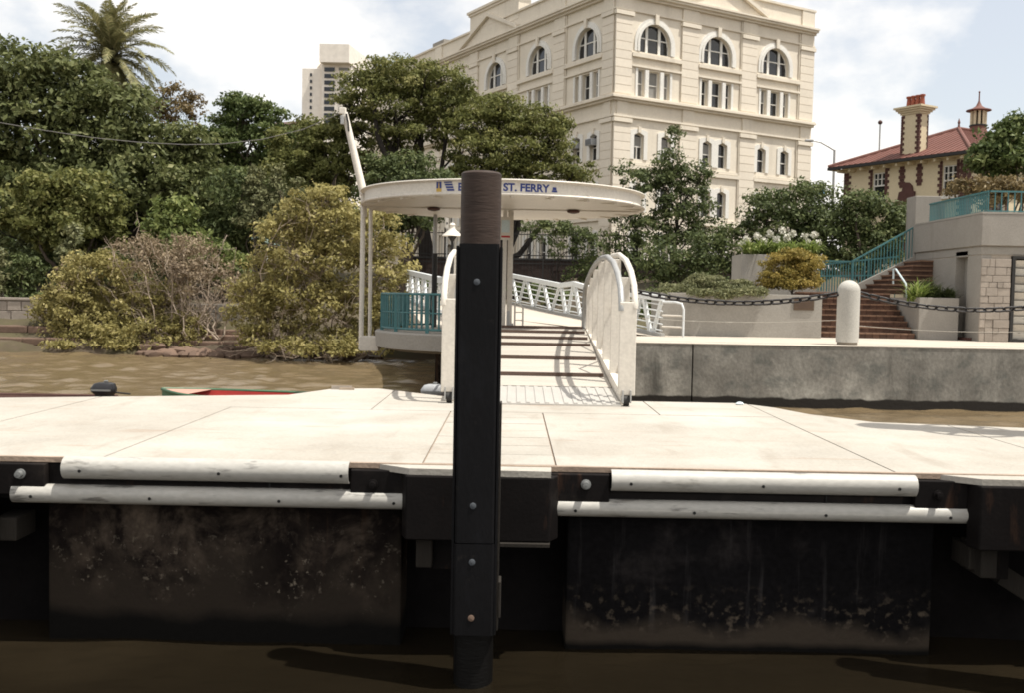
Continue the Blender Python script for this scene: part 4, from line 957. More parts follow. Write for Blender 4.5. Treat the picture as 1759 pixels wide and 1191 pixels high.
    MB().tube([(a[0], D, 3.35), (a[0], D, zb + .12)], .04, 10).build('rear_column', MT['galv'], c, smooth=40)
    cb = thing('hanging_cable', 'grey cable sagging leftwards from the mast head in front of the trees', 'cable')
    ctl = [(592, 191), (520, 222), (450, 239), (380, 247), (320, 248), (240, 244), (160, 236), (80, 224), (0, 210), (-120, 184)]
    MB().tube([at(x, y, 19 + .3 * i) for i, (x, y) in enumerate(ctl)], .0068, 6).build('strand', MT['cable'], cb, smooth=60)
build_platform()

GX0, GX1 = -.69, 1.285
def gdz(y): return 1.40 + .60 * smooth(12.3, 17.6, y) * .25 + .45 * min(1, max(0, (y - 12.3) / 5.2))
def build_gangway():
    g = thing('gangway', 'white arched gangway with timber deck and double handrails', 'gangway')
    # hinged tread plate at the foot
    m = MB(); y0, y1 = 11.28, 12.42; za, zb = 1.318, 1.405
    T = lambda x, y, z: (x, y0 + y * (y1 - y0), za + (zb - za) * y + z)
    m.box(GX0 + .08, GX1 - .06, 0, 1, -.02, 0, T); m.build('tread_plate', MT['treadplate'], g)
    n = 17
    rb = MB()
    for k in range(n):
        x = GX0 + .14 + (GX1 - GX0 - .28) * k / (n - 1)
        MB().box(x - .022, x + .022, .02, .98, .0012, .011, T).build('tread_rib', MT['treadplate'], g)
    # timber deck
    bats = [13.15, 14.36, 15.46, 16.07, 16.7, 17.25]
    ys = [12.45, 12.80, 13.15, 13.75, 14.36, 14.9, 15.46, 16.07, 16.7, 17.25]
    for a, b in zip(ys[:-1], ys[1:]):
        m = MB(); m.add([(GX0 + .06, a + .006, gdz(a) - .05), (GX1 - .06, a + .006, gdz(a) - .05), (GX1 - .06, b - .006, gdz(b) - .05), (GX0 + .06, b - .006, gdz(b) - .05), (GX0 + .06, a + .006, gdz(a)), (GX1 - .06, a + .006, gdz(a)), (GX1 - .06, b - .006, gdz(b)), (GX0 + .06, b - .006, gdz(b))], [(3, 2, 1, 0), (4, 5, 6, 7), (0, 1, 5, 4), (1, 2, 6, 5), (2, 3, 7, 6), (3, 0, 4, 7)])
        m.build('plank', MT['plank'], g)
    for y in bats: MB().box(GX0 + .09, GX1 - .10, y - .03, y + .03, gdz(y) + .002, gdz(y) + .045).build('batten', MT['batten'], g)
    # side frames
    top = [(11.37, 2.40), (11.37, 2.43), (11.39, 2.50), (11.52, 2.66), (11.85, 2.82), (12.4, 2.97), (13.2, 3.07), (14.1, 3.09), (15.0, 3.05), (15.9, 2.96), (16.7, 2.83), (17.2, 2.70), (17.35, 2.55), (17.38, 1.95)]
    def zt(y):
        for (a, za_), (b, zb_) in zip(top[2:], top[3:]):
            if a <= y <= b: return za_ + (zb_ - za_) * (y - a) / (b - a)
        return 2.5
    for sx, X in ((-1, GX0), (1, GX1)):
        for off in (-.075, .075): MB().tube([(X + off, y, z + (0 if off * sx > 0 else -.03)) for y, z in top], .036, 10).build('handrail', MT['galv'] if off * sx < 0 else MT['white'], g, smooth=50)
        MB().bar((X, 11.5, 1.36), (X, 17.4, gdz(17.4) - .06), .10, .16).build('bottom_chord', MT['white'], g)
        for y in (11.75, 12.8, 13.85, 14.85, 15.8, 16.55, 17.1):
            MB().box(X - .055, X + .055, y - .028, y + .028, gdz(y) - .1 if y > 12 else 1.42, zt(y) - .02).build('post', MT['white'], g, bevel=.006)
        MB().box(X - .095, X + .095, 11.345, 11.40, 1.42, 2.47).build('end_plate', MT['white'], g, bevel=.01)
        # outer diagonal stays
        for ya, yb in ((12.6, 13.55), (14.5, 13.55), (14.5, 15.4), (16.25, 15.4)):
            MB().tube([(X + sx * .06, ya, gdz(ya) + .0), (X + sx * .06, yb, zt(yb) - .45)], .018, 6).build('stay', MT['white'], g)
        MB().lathe([(.06, -.03), (.06, .03)], (0, 0, 0), 12).build('wheel', MT['iron'], g, smooth=40).matrix_world = Matrix.Translation((X, 11.36, 1.362)) @ Matrix.Rotation(math.pi / 2, 4, 'Y')
        MB().box(X - .05, X - .036, 11.28, 11.44, 1.34, 1.48).box(X + .036, X + .05, 11.28, 11.44, 1.34, 1.48).build('wheel_fork', MT['galv'], g)
build_gangway()

# ================================================================== PONTOON
ZD = 1.30
def build_pontoon():
    p = thing('ferry_pontoon', 'floating pontoon with pale concrete deck, black steel ends and grey pipe fenders', 'pontoon')
    D0 = 7.22
    far = [G(x, y, ZD) for x, y in ((-260, 685), (0, 684), (495, 679), (575, 668), (650, 668), (757, 681), (1085, 690), (1270, 693.5), (1330, 701), (1390, 712.5), (1500, 726), (1759, 736), (2050, 745))]
    far = [(float(q[0]), float(q[1])) for q in far]
    xl, xr = far[0][0], far[-1][0]
    def yfar(x):
        for a, b in zip(far[:-1], far[1:]):
            if a[0] <= x <= b[0]: return a[1] + (b[1] - a[1]) * (x - a[0]) / (b[0] - a[0])
        return far[0][1] if x < xl else far[-1][1]
    m = MB(); m.prism([(xl, D0 + .01), (xr, D0 + .01)] + far[::-1], ZD - .26, ZD - .016); m.build('deck_base', MT['deck_edge'], p)
    # deck panels with open joints
    ysplit = 10.55
    xsA = [xl, -4.55, -2.9, -.62, .33, 2.75, 4.35, xr]
    gap = .007
    def panel(x0, x1, ya, yb=None):
        xs = [x0 + gap] + [q[0] for q in far if x0 + gap < q[0] < x1 - gap] + [x1 - gap]
        xs = [x for x in xs if yb is not None or yfar(x) > ya + .06]
        if yb is None and ya > 9:
            xx = xs[-1]
            while xx < x1 - gap and yfar(xx) > ya + .04: xx += .02
            x1 = xx + gap; xs = [x for x in xs if x < xx - .01] + [xx]
        if yb is None: up = [(x, yfar(x) - .004) for x in xs][::-1]
        else: up = [(x1 - gap, yb - gap), (x0 + gap, yb - gap)]
        MB().prism([(x0 + gap, ya + gap), (x1 - gap, ya + gap)] + up, ZD - .022, ZD + random.uniform(-.0012, .0012)).build('deck_panel', MT['deck'], p)
    for a, b in zip(xsA[:-1], xsA[1:]):
        if abs(a + .62) < .01:     # slatted panel behind the pile
            k = 7; ys = np.linspace(D0 + .02, ysplit, k + 1)
            for i in range(k): panel(a, b, ys[i], ys[i + 1])
        elif a < -4 or b > 4.5: panel(a, b, D0)
        elif b > 4: panel(a, b, D0)
        else: panel(a, b, D0, ysplit)
    xsB = [-4.55, -1.45, 1.55, 2.75]
    for a, b in zip(xsB[:-1], xsB[1:]): panel(a, b, ysplit)
    MB().box(xl, xr, D0 - .035, D0 + .005, ZD - .035, ZD + .002).build('edge_strip', MT['deck_edge'], p)
    # hull floats
    MB().box(xl, xr, D0 + .5, 10.0, -1.2, ZD - .27).build('inner_hull', MT['void'], p)
    def P7(px, py, D=7.3): return at(px, py, D)
    for (pa, pb), mat in (((80, 690), 'hull'), ((975, 1608), 'hull_right')):
        a, b = P7(pa, 900), P7(pb, 900)
        MB().box(a[0], b[0], 7.32, 9.8, -1.3, ZD - .28).build('float', MT[mat], p, bevel=.02)
    for sg, (pa, pb) in ((-1, (-900, -330)), (1, (2030, 2700))):
        a, b = P7(pa, 900), P7(pb, 900); MB().box(a[0], b[0], 7.32, 9.8, -1.3, ZD - .28).build('float', MT['hull'], p)
    # wale behind the pipes
    zu, zl_ = ZD - .03, ZD - .30
    MB().box(xl, xr, 7.205, D0 + .28, zl_, ZD - .037).build('wale', MT['steel'], p)
    for px in (463, 1420): x = P7(px, 840, 7.2)[0]; MB().box(x - .004, x + .004, 7.198, 7.204, zl_ + .01, ZD - .16).build('joint', MT['hole'], p)
    # black steel pile guides between the pipes
    for k in (-1, 0, 1):
        dx = k * (at(1799, 850, 7.1)[0] - at(824, 850, 7.1)[0])
        X = lambda px, D=7.12: at(px, 860, D)[0] + dx
        MB().box(X(601), X(1047), 7.13, 7.204, ZD - .26, ZD - .04).build('guide_plate', MT['steel'], p, bevel=.008)
        MB().prism([(X(697, 7.0), 7.0), (X(945, 7.0), 7.0), (X(960), 7.128), (X(690), 7.128)], .80, ZD - .05).build('guide_block', MT['steel'], p, bevel=.01)
        MB().prism([(X(860, 6.95), 6.96), (X(946, 6.95), 6.96), (X(946), 7.12), (X(860), 7.12)], .775, .797).build('guide_ledge', MT['grey_timber'], p)
        MB().prism([(X(700, 6.97), 7.03), (X(946, 6.97), 7.0), (X(946, 7.2), D0), (X(640, 7.2), D0)], ZD - .048, ZD - .004).build('guide_lip', MT['deck'], p)
        MB().box(X(716), X(744), 7.1, 7.45, .58, .80).build('guide_chock', MT['grey_timber'], p, bevel=.01)
        MB().box(X(745), X(775), 7.2, 7.5, .55, .80).build('guide_chock', MT['steel'], p)
        for px, mt in ((1006, 'bolt'), (640, 'steel')):
            o = MB().lathe([(.036, 0), (.036, .012), (.024, .014), (.024, .05), (.0001, .052)], (0, 0, 0), 12).build('bolt', MT[mt], p, smooth=35)
            z = at(px, 833, 7.13)[2]; o.matrix_world = Matrix.Translation((X(px), 7.129, z)) @ Matrix.Rotation(math.pi / 2, 4, 'X')
    # raked timber end pieces under the outer guides
    for pts in (((1655, 935), (1700, 975)), ((0, 885), (40, 925))):
        a, b = at(*pts[0], 7.3), at(*pts[1], 7.3); MB().box(a[0], b[0], 7.2, 7.5, b[2], a[2]).build('guide_chock', MT['grey_timber'], p, bevel=.01)
    MB().bar(at(1715, 985, 7.5), at(1800, 1040, 7.5), .14, .14).build('brace', MT['grey_timber'], p)
    # half-round pipe fenders
    def pipe(pa, pb, ya, yb, hgt, D, bolts):
        a, b = at(pa, ya, D), at(pb, yb, D); r = hgt / 2 * D / F; zc = (a[2] + b[2]) / 2
        m = MB(); n = 18; t = .010
        for x in (a[0], b[0]):
            for k in range(n + 1):
                th = math.pi * (-.06 + 1.12 * k / n); m.v.append((x, D + .02 - r * math.sin(th), zc + r * math.cos(th)))
            for k in range(n + 1):
                th = math.pi * (-.06 + 1.12 * k / n); m.v.append((x, D + .02 - (r - t) * math.sin(th), zc + (r - t) * math.cos(th)))
        K = 2 * (n + 1)
        for k in range(n):
            m.f += [(k, k + 1, K + k + 1, K + k), (n + 1 + k, K + n + 1 + k, K + n + 2 + k, n + 2 + k), (k, n + 1 + k, n + 2 + k, k + 1), (K + k, K + k + 1, K + n + 2 + k, K + n + 1 + k)]
        o = m.build('pipe_fender', MT['pvc'], p, smooth=50)
        for px in bolts:
            x = at(px, ya, D - r)[0]; q = MB().lathe([(.011, -.004), (.011, .004)], (0, 0, 0), 10).build('bolt_hole', MT['hole'], o)
            q.matrix_world = Matrix.Translation((x, D + .02 - r - .001, zc - .012)) @ Matrix.Rotation(math.pi / 2, 4, 'X')
    pipe(110, 600, 803, 815, 39, 7.135, (134, 374, 585)); pipe(22, 692, 843, 866, 33, 7.15, (50, 255, 478, 676))
    pipe(1050, 1573, 827, 836, 37, 7.135, (1085, 1313, 1548)); pipe(952, 1666, 873, 886, 31, 7.15, (989, 1194, 1421, 1636))
    pipe(2030, 2560, 850, 860, 37, 7.17, ()); pipe(1930, 2620, 895, 905, 31, 7.15, ())
    pipe(-900, -378, 775, 785, 37, 7.17, ()); pipe(-980, -270, 815, 825, 31, 7.15, ())
hr = M('stained_hull_right', (.0065, .006, .0065), .9, .4, 1.2, .4, 22, stain=(.03, .026, .025), stain_scale=2.4, stain_pos=(.55, .85), fine=.3, spec=.08)
layer(hr, (.06, .055, .055), (5, 5, .4), 1.8, .58, .74, .5)
layer(hr, (.17, .135, .10), (1, 1, 1), 14, .54, .68, .6, (.15, .45)); MT['hull_right'] = hr
z_mask(hr, (.048, .038, .029), .04, .22, .32, 2.5)
z_mask(MT['hull'], (.028, .022, .017), .28, .62, .55, 2.2)
z_mask(MT['pile'], (.0025, .0022, .002), .30, .5, .1, 3)
z_mask(hr, (.006, .0055, .005), -.03, .02, .03, 2.5)
z_mask(MT['hull'], (.006, .0055, .005), .10, .20, .10, 2.0)
build_pontoon()

def build_pile():
    g = thing('mooring_pile', 'tall brown pile clad in black plastic standing before the pontoon', 'pile')
    D = 6.62; cx = at(822, 600, D)[0]; zt = at(828, 296, D)[2]
    r = 34.5 * D / F
    MB().lathe([(r, -3), (r, zt - .012), (r - .012, zt), (r - .03, zt + .004), (.0001, zt - .02)], (cx, D, 0), 40).build('sleeve', MT['pile'], g, smooth=35)
    hw = .125; f = D - r - .045
    zA, zJ, zB = at(822, 418, D - .17)[2], at(822, 935, D - .17)[2], at(822, 1093, D - .17)[2]
    for z0, z1, w in ((zJ + .003, zA, hw), (zB, zJ - .003, hw + .004)):
        MB().prism([(cx - w, f + .06), (cx - w, f + .012), (cx - w + .014, f), (cx + w - .014, f), (cx + w, f + .012), (cx + w, f + .06)], z0, z1).build('cladding', MT['clad'], g)
    for s in (-1, 1):
        x = cx + s * (hw + .013); m = MB()
        m.box(x - .008, x + .008, f + .012, D + .10, zB - .0, zA - .015); m.build('side_plate', MT['clad'], g, bevel=.003)
    MB().box(cx + hw + .023, cx + hw + .034, f + .05, D + .02, zB + .02, at(850, 690, D)[2]).build('packing_strip', MT['grey_timber'], g)
    MB().box(cx + hw + .024, cx + hw + .050, f + .05, D + .02, zB + .10, zB + .34).build('packing_strip', MT['grey_timber'], g, bevel=.006)
    for px, py, mt in ((818, 484, 'dull_bolt'), (812, 870, 'dull_bolt'), (811, 967, 'dull_bolt'), (810, 1063, 'mud')):
        z = at(px, py, f)[2]; q = MB().lathe([(.021, -.002), (.021, .004), (.012, .007), (.0001, .008)], (0, 0, 0), 14).build('bolt', MT[mt], g, smooth=40)
        q.matrix_world = Matrix.Translation((cx - .012, f, z)) @ Matrix.Rotation(math.pi / 2, 4, 'X')
    return g
PILE = build_pile()
_dx = at(1799, 850, 7.1)[0] - at(824, 850, 7.1)[0] + .03
for _k, _lab in ((1, 'black clad pile before the next pontoon guide, just past the right picture edge'), (-1, 'black clad pile before the next pontoon guide, just past the left picture edge')):
    copy_tree(PILE, (_dx * _k, 0, 0))['label'] = _lab
def build_guide_pile():
    g = thing('guide_pile', 'thick steel guide pile through the pontoon deck past the right picture edge', 'pile')
    x, y = 5.42, 9.35
    MB().lathe([(.24, -3), (.24, 5.75), (.20, 5.82), (.0001, 5.86)], (x, y, 0), 32).build('sleeve', MT['pile'], g, smooth=40)
    n = 28; MB().tube([(x + .44 * math.cos(2 * math.pi * k / n), y + .44 * math.sin(2 * math.pi * k / n), 3.95) for k in range(n + 1)], .035, 8, cap=False).build('collar', MT['galv'], g, smooth=50)
    for k in range(4): a = math.pi / 4 + k * math.pi / 2; MB().bar((x + .24 * math.cos(a), y + .24 * math.sin(a), 3.95), (x + .42 * math.cos(a), y + .42 * math.sin(a), 3.95), .05, .05).build('collar_arm', MT['galv'], g)
build_guide_pile()

# ================================================================== BOLLARDS, CHAINS
def build_bollards():
    D = 25.35; B = []
    x1 = at(1455, 590, D)[0]; x0 = at(1048, 580, D)[0]; r = 18.8 * D / F; zt = at(1455, 476, D)[2]
    pr = [(r * .97, 0), (r * .98, .06)]
    h = zt - ZP - .07
    prof = [(r, .07), (r, h - r)] + [(r * math.cos(a), h - r + r * math.sin(a)) for a in np.linspace(.15, math.pi / 2 - .02, 10)] + [(.0001, h)]
    for i, (x, lab) in enumerate(((x1, 'round-topped speckled concrete bollard between two chains on the quay'), (x0, 'concrete bollard half hidden behind the gangway handrails'), (x1 + 6.05, 'concrete bollard on the quay past the right edge of the picture'))):
        b = thing('bollard', lab, 'bollard', 'bollards along the quay')
        MB().lathe([(r * .9, 0), (r * .9, .068)], (x, D, ZP), 32).build('foot', MT['mortar'], b, smooth=35)
        MB().lathe(prof, (x, D, ZP + .0), 40).build('shaft', MT['bollard'], b, smooth=35); B.append(x)
    # one chain link: a stadium loop of round bar
    a_, b_, rr = .132, .062, .027
    cl = []
    for k in range(20):
        t = 2 * math.pi * k / 20; c_, s_ = math.cos(t), math.sin(t)
        cl.append((a_ * .55 * (1 if c_ > 0 else -1) + b_ * c_, 0, b_ * s_) if abs(c_) > 1e-6 else (0, 0, b_ * s_))
    lm = MB(); n = 6; K = len(cl)
    for i, q in enumerate(cl):
        d = (Vector(cl[(i + 1) % K]) - Vector(cl[i - 1])).normalized(); u = Vector((0, 1, 0)); w = d.cross(u)
        for k in range(n): t = 2 * math.pi * k / n; lm.v.append(tuple(Vector(q) + (u * math.cos(t) + w * math.sin(t)) * rr))
    for i in range(K):
        for k in range(n): lm.f.append((i * n + k, i * n + (k + 1) % n, ((i + 1) % K) * n + (k + 1) % n, ((i + 1) % K) * n + k))
    me = lm.mesh('link', MT['chain']); me.polygons.foreach_set('use_smooth', [True] * len(me.polygons))
    step = .235
    spans = ((x0 + r, x1 - r, at(1088, 496, D)[2] + .02, at(1437, 504, D)[2], .30, 'heavy black chain sagging between the gangway and the bollard'), (x1 + r, x1 + 6.05 - r, at(1474, 504, D)[2], at(1474, 504, D)[2] - .02, .34, 'heavy black chain running right from the bollard to the picture edge'))
    for xa, xb, za, zb, sag, lab in spans:
        c = thing('mooring_chain', lab, 'chain', 'chains between the bollards')
        N = int((xb - xa + .12) / step)
        def pt(t): return Vector((xa + (xb - xa) * t, D, za + (zb - za) * t - 4 * sag * t * (1 - t)))
        for i in range(N):
            t = (i + .5) / N; d = (pt(t + .01) - pt(t - .01)).normalized()
            o = bpy.data.objects.new('link', me); COL.objects.link(o); o.parent = c
            q = d.to_track_quat('X', 'Z'); o.rotation_mode = 'QUATERNION'; o.rotation_quaternion = q @ Matrix.Rotation(math.radians(45 if i % 2 else -45) + random.uniform(-.15, .15), 3, 'X').to_quaternion()
            o.location = pt(t)
        c2 = thing('pale_cord', 'thin pale cord strung low along the quay ' + ('left of' if xb < x1 else 'right of') + ' the bollard', 'cord', 'cords between the bollards')
        zc = at(1290, 547 if xb < x1 else 556, D)[2]
        MB().tube([(xa + (xb - xa) * k / 12, D + .05, zc - .10 * 4 * (k / 12) * (1 - k / 12)) for k in range(13)], .0065, 5).build('strand', MT['rope'], c2)
build_bollards()

# ================================================================== PLANTERS, STEPS, KIOSK
def planter(name, label, x0, x1, y0, y1, z0, z1, mat, joint=False):
    t = thing(name, label, 'planter'); w = .16
    o = MB()
    MB().box(x0, x1, y0, y0 + w, z0, z1).build('front_wall', MT[mat], t, bevel=.012)
    MB().box(x0, x1, y1 - w, y1, z0, z1 - .002).build('back_wall', MT[mat], t)
    for a, b in ((x0, x0 + w), (x1 - w, x1)): MB().box(a, b, y0 + w, y1 - w, z0, z1 - .001).build('side_wall', MT[mat], t)
    MB().box(x0 + w, x1 - w, y0 + w, y1 - w, z0, z1 - .10).build('soil', MT['soil'], t)
    return t
LPX0, LPX1 = at(1133, 560, 29.7)[0], at(1411, 560, 29.7)[0]
def build_planters():
    zt = at(1300, 505, 29.7)[2]
    t = planter('low_planter', 'long low concrete planter with a bronze plaque on the promenade', LPX0, LPX1, 29.7, 31.6, ZP, zt, 'conc_light')
    a, b = at(1364, 513, 29.68), at(1398, 533, 29.68)
    MB().box(a[0], b[0], 29.665, 29.698, b[2], a[2]).build('plaque', MT['plaque'], t, bevel=.005)
    pl = a[0]
    for k in range(3): MB().box(a[0] + .06, b[0] - .06, 29.661, 29.664, b[2] + .08 + k * .07, b[2] + .1 + k * .07).build('plaque_line', MT['batten'], t)
    z2 = at(1330, 437, 33)[2]
    planter('tall_planter', 'taller square concrete planter full of white flowers', at(1273, 450, 33)[0], at(1404, 450, 33)[0], 33.0, 34.4, 1.4, z2, 'conc_light')
    x0, x1 = at(1578, 560, 30.2)[0], at(1646, 560, 30.2)[0]
    planter('stair_planter', 'concrete planter with strap leaves at the foot of the kiosk steps', x0, x1, 30.2, 32.6, ZP, at(1600, 511, 30.2)[2], 'conc')
build_planters()

def build_steps():
    s = thing('brick_steps', 'brown brick steps climbing from the promenade beside the teal railing', 'steps')
    n = 8; ya, yb = 30.3, 32.7; zt = at(1480, 503, 32.7)[2]; rise = (zt - ZP) / n; go = (yb - ya) / n
    x0, x1 = LPX1 + .02, at(1576, 560, 30.2)[0] - .02
    for i in range(n):
        z = ZP + rise * i; y = ya + go * i
        MB().box(x0, x1, y + .03, yb + 2.0, z, z + rise - .045).build('riser', MT['riser'], s)
        nb = 14; wdt = (x1 - x0) / nb
        for k in range(nb): MB().box(x0 + k * wdt + .006, x0 + (k + 1) * wdt - .006, y, y + go + .05, z + rise - .043, z + rise).build('brick', MT['step'], s)
        for k in range(nb): MB().box(x0 + k * wdt + .008, x0 + (k + 1) * wdt - .008, y + .012, y + .029, z + .012, z + rise - .05).build('brick', MT['riser'], s)
    # upper flight turning right
    xs, xe = at(1488, 490, 33.6)[0], at(1580, 450, 33.6)[0]; z1 = at(1577, 448, 33.6)[2]; m = 7; r2 = (z1 - zt) / m
    for i in range(m):
        xx = xs + (xe - xs) * i / m
        MB().box(xx, xe + .3, 32.9, 34.3, zt + r2 * i, zt + r2 * (i + 1) - .05).build('riser', MT['riser'], s)
        MB().box(xx - .03, xe + .3, 32.87, 34.32, zt + r2 * (i + 1) - .048, zt + r2 * (i + 1)).build('tread', MT['step'], s)
    # pale sloping kerb behind the upper flight
    k = MB(); a, b = at(1432, 524, 34.4), at(1577, 449, 34.4); a2, b2 = at(1432, 508, 34.4), at(1577, 437, 34.4)
    k.extr([a, b, b2, a2], (0, .22, 0)); k.build('kerb', MT['conc_light'], s)
    MB().box(at(1400, 500, 34.6)[0], at(1440, 500, 34.6)[0], 34.5, 34.9, 1.4, at(1440, 500, 34.5)[2]).build('landing_wall', MT['conc_light'], s)
    # sloping and level teal railing behind the steps
    r = thing('stair_railing', 'teal railing with vertical bars rising beside the brick steps', 'railing'); D = 34.55
    def seg(pA, pB, tA, tB, npx):
        for k in range(npx + 1):
            t = k / npx; lo = at(pA[0] + (pB[0] - pA[0]) * t, pA[1] + (pB[1] - pA[1]) * t, D); hi = at(tA[0] + (tB[0] - tA[0]) * t, tA[1] + (tB[1] - tA[1]) * t, D)
            MB().box(lo[0] - .014, lo[0] + .014, D - .014, D + .014, lo[2], hi[2]).build('baluster', MT['teal'], r)
        MB().bar(at(*tA, D), at(*tB, D), .07, .05).build('handrail', MT['teal'], r); MB().bar(at(*pA, D), at(*pB, D), .05, .04).build('bottom_rail', MT['teal'], r)
    seg((1396, 500), (1461, 503), (1400, 447), (1461, 449), 14); seg((1463, 506), (1577, 441), (1463, 449), (1577, 386), 21)
    for i in (0, 1):
        p_ = at((1463, 1400)[i], 505, D); q_ = at((1463, 1400)[i], 446, D); MB().box(p_[0] - .03, p_[0] + .03, D - .03, D + .03, p_[2] - .3, q_[2]).build('post', MT['teal'], r)
    # far side rails glimpsed through the bars
    r2_ = thing('far_railing', 'second teal railing seen through the bars of the stair railing', 'railing'); D2 = 36.5
    for y in (466, 470): MB().bar(at(1400, 474 if y > 468 else 455, D2), at(1545, 472 if y > 468 else 440, D2), .05, .05).build('rail', MT['teal'], r2_)
    for k in range(16): lo, hi = at(1402 + k * 9, 500, D2), at(1402 + k * 9, 455 - k, D2); MB().box(lo[0] - .012, lo[0] + .012, D2 - .012, D2 + .012, lo[2] - .6, hi[2]).build('baluster', MT['teal'], r2_)
    h = thing('stair_handrail', 'pale blue pipe handrail at the turn of the brick steps', 'handrail'); 
    MB().tube([at(1534, 490, 32.9), at(1535, 462, 32.9), at(1539, 462, 32.8), at(1556, 487, 31.6), at(1558, 512, 31.6)], .03, 8).build('pipe', MT['notice'], h, smooth=60)
build_steps()

def build_kiosk():
    k = thing('concrete_kiosk', 'grey concrete kiosk with sandstone facing and a roof terrace at right', 'kiosk')
    x0 = float(at(1685, 480, 29.5)[0]); D = 29.5; yb = 34.4; xr = 26
    zc = lambda y: float(at(1685, y, D)[2])
    zt, z1, z2 = zc(365), zc(422), zc(437)
    # doorway in the left flank
    ya, yb_ = float(onx(1660, 500, x0)[1]), float(onx(1640, 500, x0)[1]); zd = float(onx(1650, 432, x0)[2])
    MB().box(x0 - .05, xr, D - .05, yb, z1 + .015, zt - .03).build('upper_band', MT['conc'], k, bevel=.015)
    MB().box(x0 - .06, xr, D - .06, yb, zt - .028, zt + .03).build('coping', MT['conc_light'], k)
    MB().box(x0, xr, D + .03, yb, z2 + .012, z1 - .012).build('middle_band', MT['conc'], k, bevel=.012)
    MB().box(x0 + .02, xr, D + .05, yb - .02, z2 - .02, z1 + .03).build('core', MT['joint'], k)
    flank = 'conc'
    MB().box(x0, x0 + .3, D + .03, ya, ZP, z2 - .012).build('flank_wall', MT[flank], k, bevel=.01)
    MB().box(x0, x0 + .3, yb_, yb, ZP, z2 - .012).build('flank_wall', MT[flank], k, bevel=.01)
    MB().box(x0, x0 + .3, ya + .003, yb_ - .003, zd, z2 - .014).build('lintel', MT[flank], k)
    d = MB().box(x0 + .28, x0 + .34, ya, yb_, ZP, zd).build('door', MT['conc'], k)
    MB().box(x0 + .255, x0 + .279, ya + .12, ya + .18, ZP + 1.5, ZP + 1.85).build('door_plate', MT['notice'], d)
    MB().box(x0 + .35, xr, D + .5, yb - .05, ZP, z2 - .03).build('core', MT['joint'], k)
    # sandstone facing at the front corner
    xs = at(1736, 500, D)[0]
    MB().box(x0 + .02, xs, D + .05, D + .5, ZP, z2 - .015).build('core', MT['joint'], k)
    z = ZP + .01; zend = z2 - .02; row = 0
    hs = []
    while z < zend - .1:
        h = min(random.choice((.16, .20, .24)), zend - z); x = x0 + .002
        while x < xs - .05:
            w = random.choice((.16, .24, .34, .42)); x2 = min(x + w, xs)
            if xs - x2 < .12: x2 = xs
            MB().box(x, x2 - .012, D - random.uniform(.0, .022), D + .1, z, z + h - .012).build('stone', MT['sandstone'], k, bevel=.008); x = x2
        z += h
    # dark framed opening with broad slats
    xa = at(1737, 500, D)[0]; zb = ZP + .02
    fr = MB(); fr.box(xa, xa + .09, D - .02, D + .12, zb, z2 - .02).box(xa + .09, xr - .02, D - .02, D + .12, z2 - .10, z2 - .02).box(xa + .09, xr - .02, D - .02, D + .12, zb, zb + .05); fr.build('opening_frame', MT['iron'], k)
    n = 10; hh = (z2 - .12 - zb - .06) / n
    for i in range(n):
        zz = zb + .06 + hh * i; m = MB(); m.add([(xa + .1, D + .10, zz), (xr - .1, D + .10, zz), (xr - .1, D + .02, zz + hh * .9), (xa + .1, D + .02, zz + hh * .9), (xa + .1, D + .13, zz), (xr - .1, D + .13, zz), (xr - .1, D + .05, zz + hh * .9), (xa + .1, D + .05, zz + hh * .9)], [(0, 1, 2, 3), (7, 6, 5, 4), (0, 3, 7, 4), (3, 2, 6, 7), (1, 5, 6, 2), (0, 4, 5, 1)])
        m.build('slat', MT['louvre'] if i % 2 else MT['pvc'], k)
    # tall end pillar
    xp0 = x0 - .05; xp1 = float(at(1617, 345, yb)[0]); zp = float(at(1590, 336, yb)[2])
    MB().box(xp0, xp1, yb + .003, yb + .8, ZP, zp).build('pillar', MT['conc'], k, bevel=.02)
    MB().box(xp1 + .003, xp1 + .16, yb + .1, yb + .7, zt + .03, zp - .18).build('pillar_cheek', MT['conc_light'], k)
    # brick edging at the foot of the flank
    for i in range(4): MB().box(x0 - .14, x0 - .01, ya - .5 + i * .27, ya - .26 + i * .27, ZP, ZP + .09).build('brick', MT['brick'], k)
    r = thing('terrace_railing', 'teal railing round the roof terrace of the concrete kiosk', 'railing')
    xq = float(at(1698, 345, D + .35)[0]); ztop = float(at(1698, 328, D + .35)[2]); z0 = zt + .03
    bar = None; ys = np.arange(D + .35, yb - .3, .115)
    bar = MB().box(-.013, .013, -.016, .016, 0, ztop - z0).build('baluster', MT['teal'], r); bar.location = (xq, ys[0], z0)
    for y in ys[1:]: inst(bar, 'baluster', r, (xq, float(y), z0))
    for i in range(1, 40): inst(bar, 'baluster', r, (xq + i * .19, D + .35, z0))
    MB().bar((xq, D + .32, ztop), (xq, yb - .35, ztop), .06, .045).build('handrail', MT['teal'], r); MB().bar((xq, D + .35, ztop + .002), (xq + 8, D + .35, ztop + .002), .06, .045).build('handrail', MT['teal'], r)
    MB().bar((xq, D + .35, z0 + .06), (xq, yb - .35, z0 + .06), .03, .03).build('bottom_rail', MT['teal'], r); MB().bar((xq, D + .35, z0 + .06), (xq + 8, D + .35, z0 + .06), .03, .03).build('bottom_rail', MT['teal'], r)
build_kiosk()

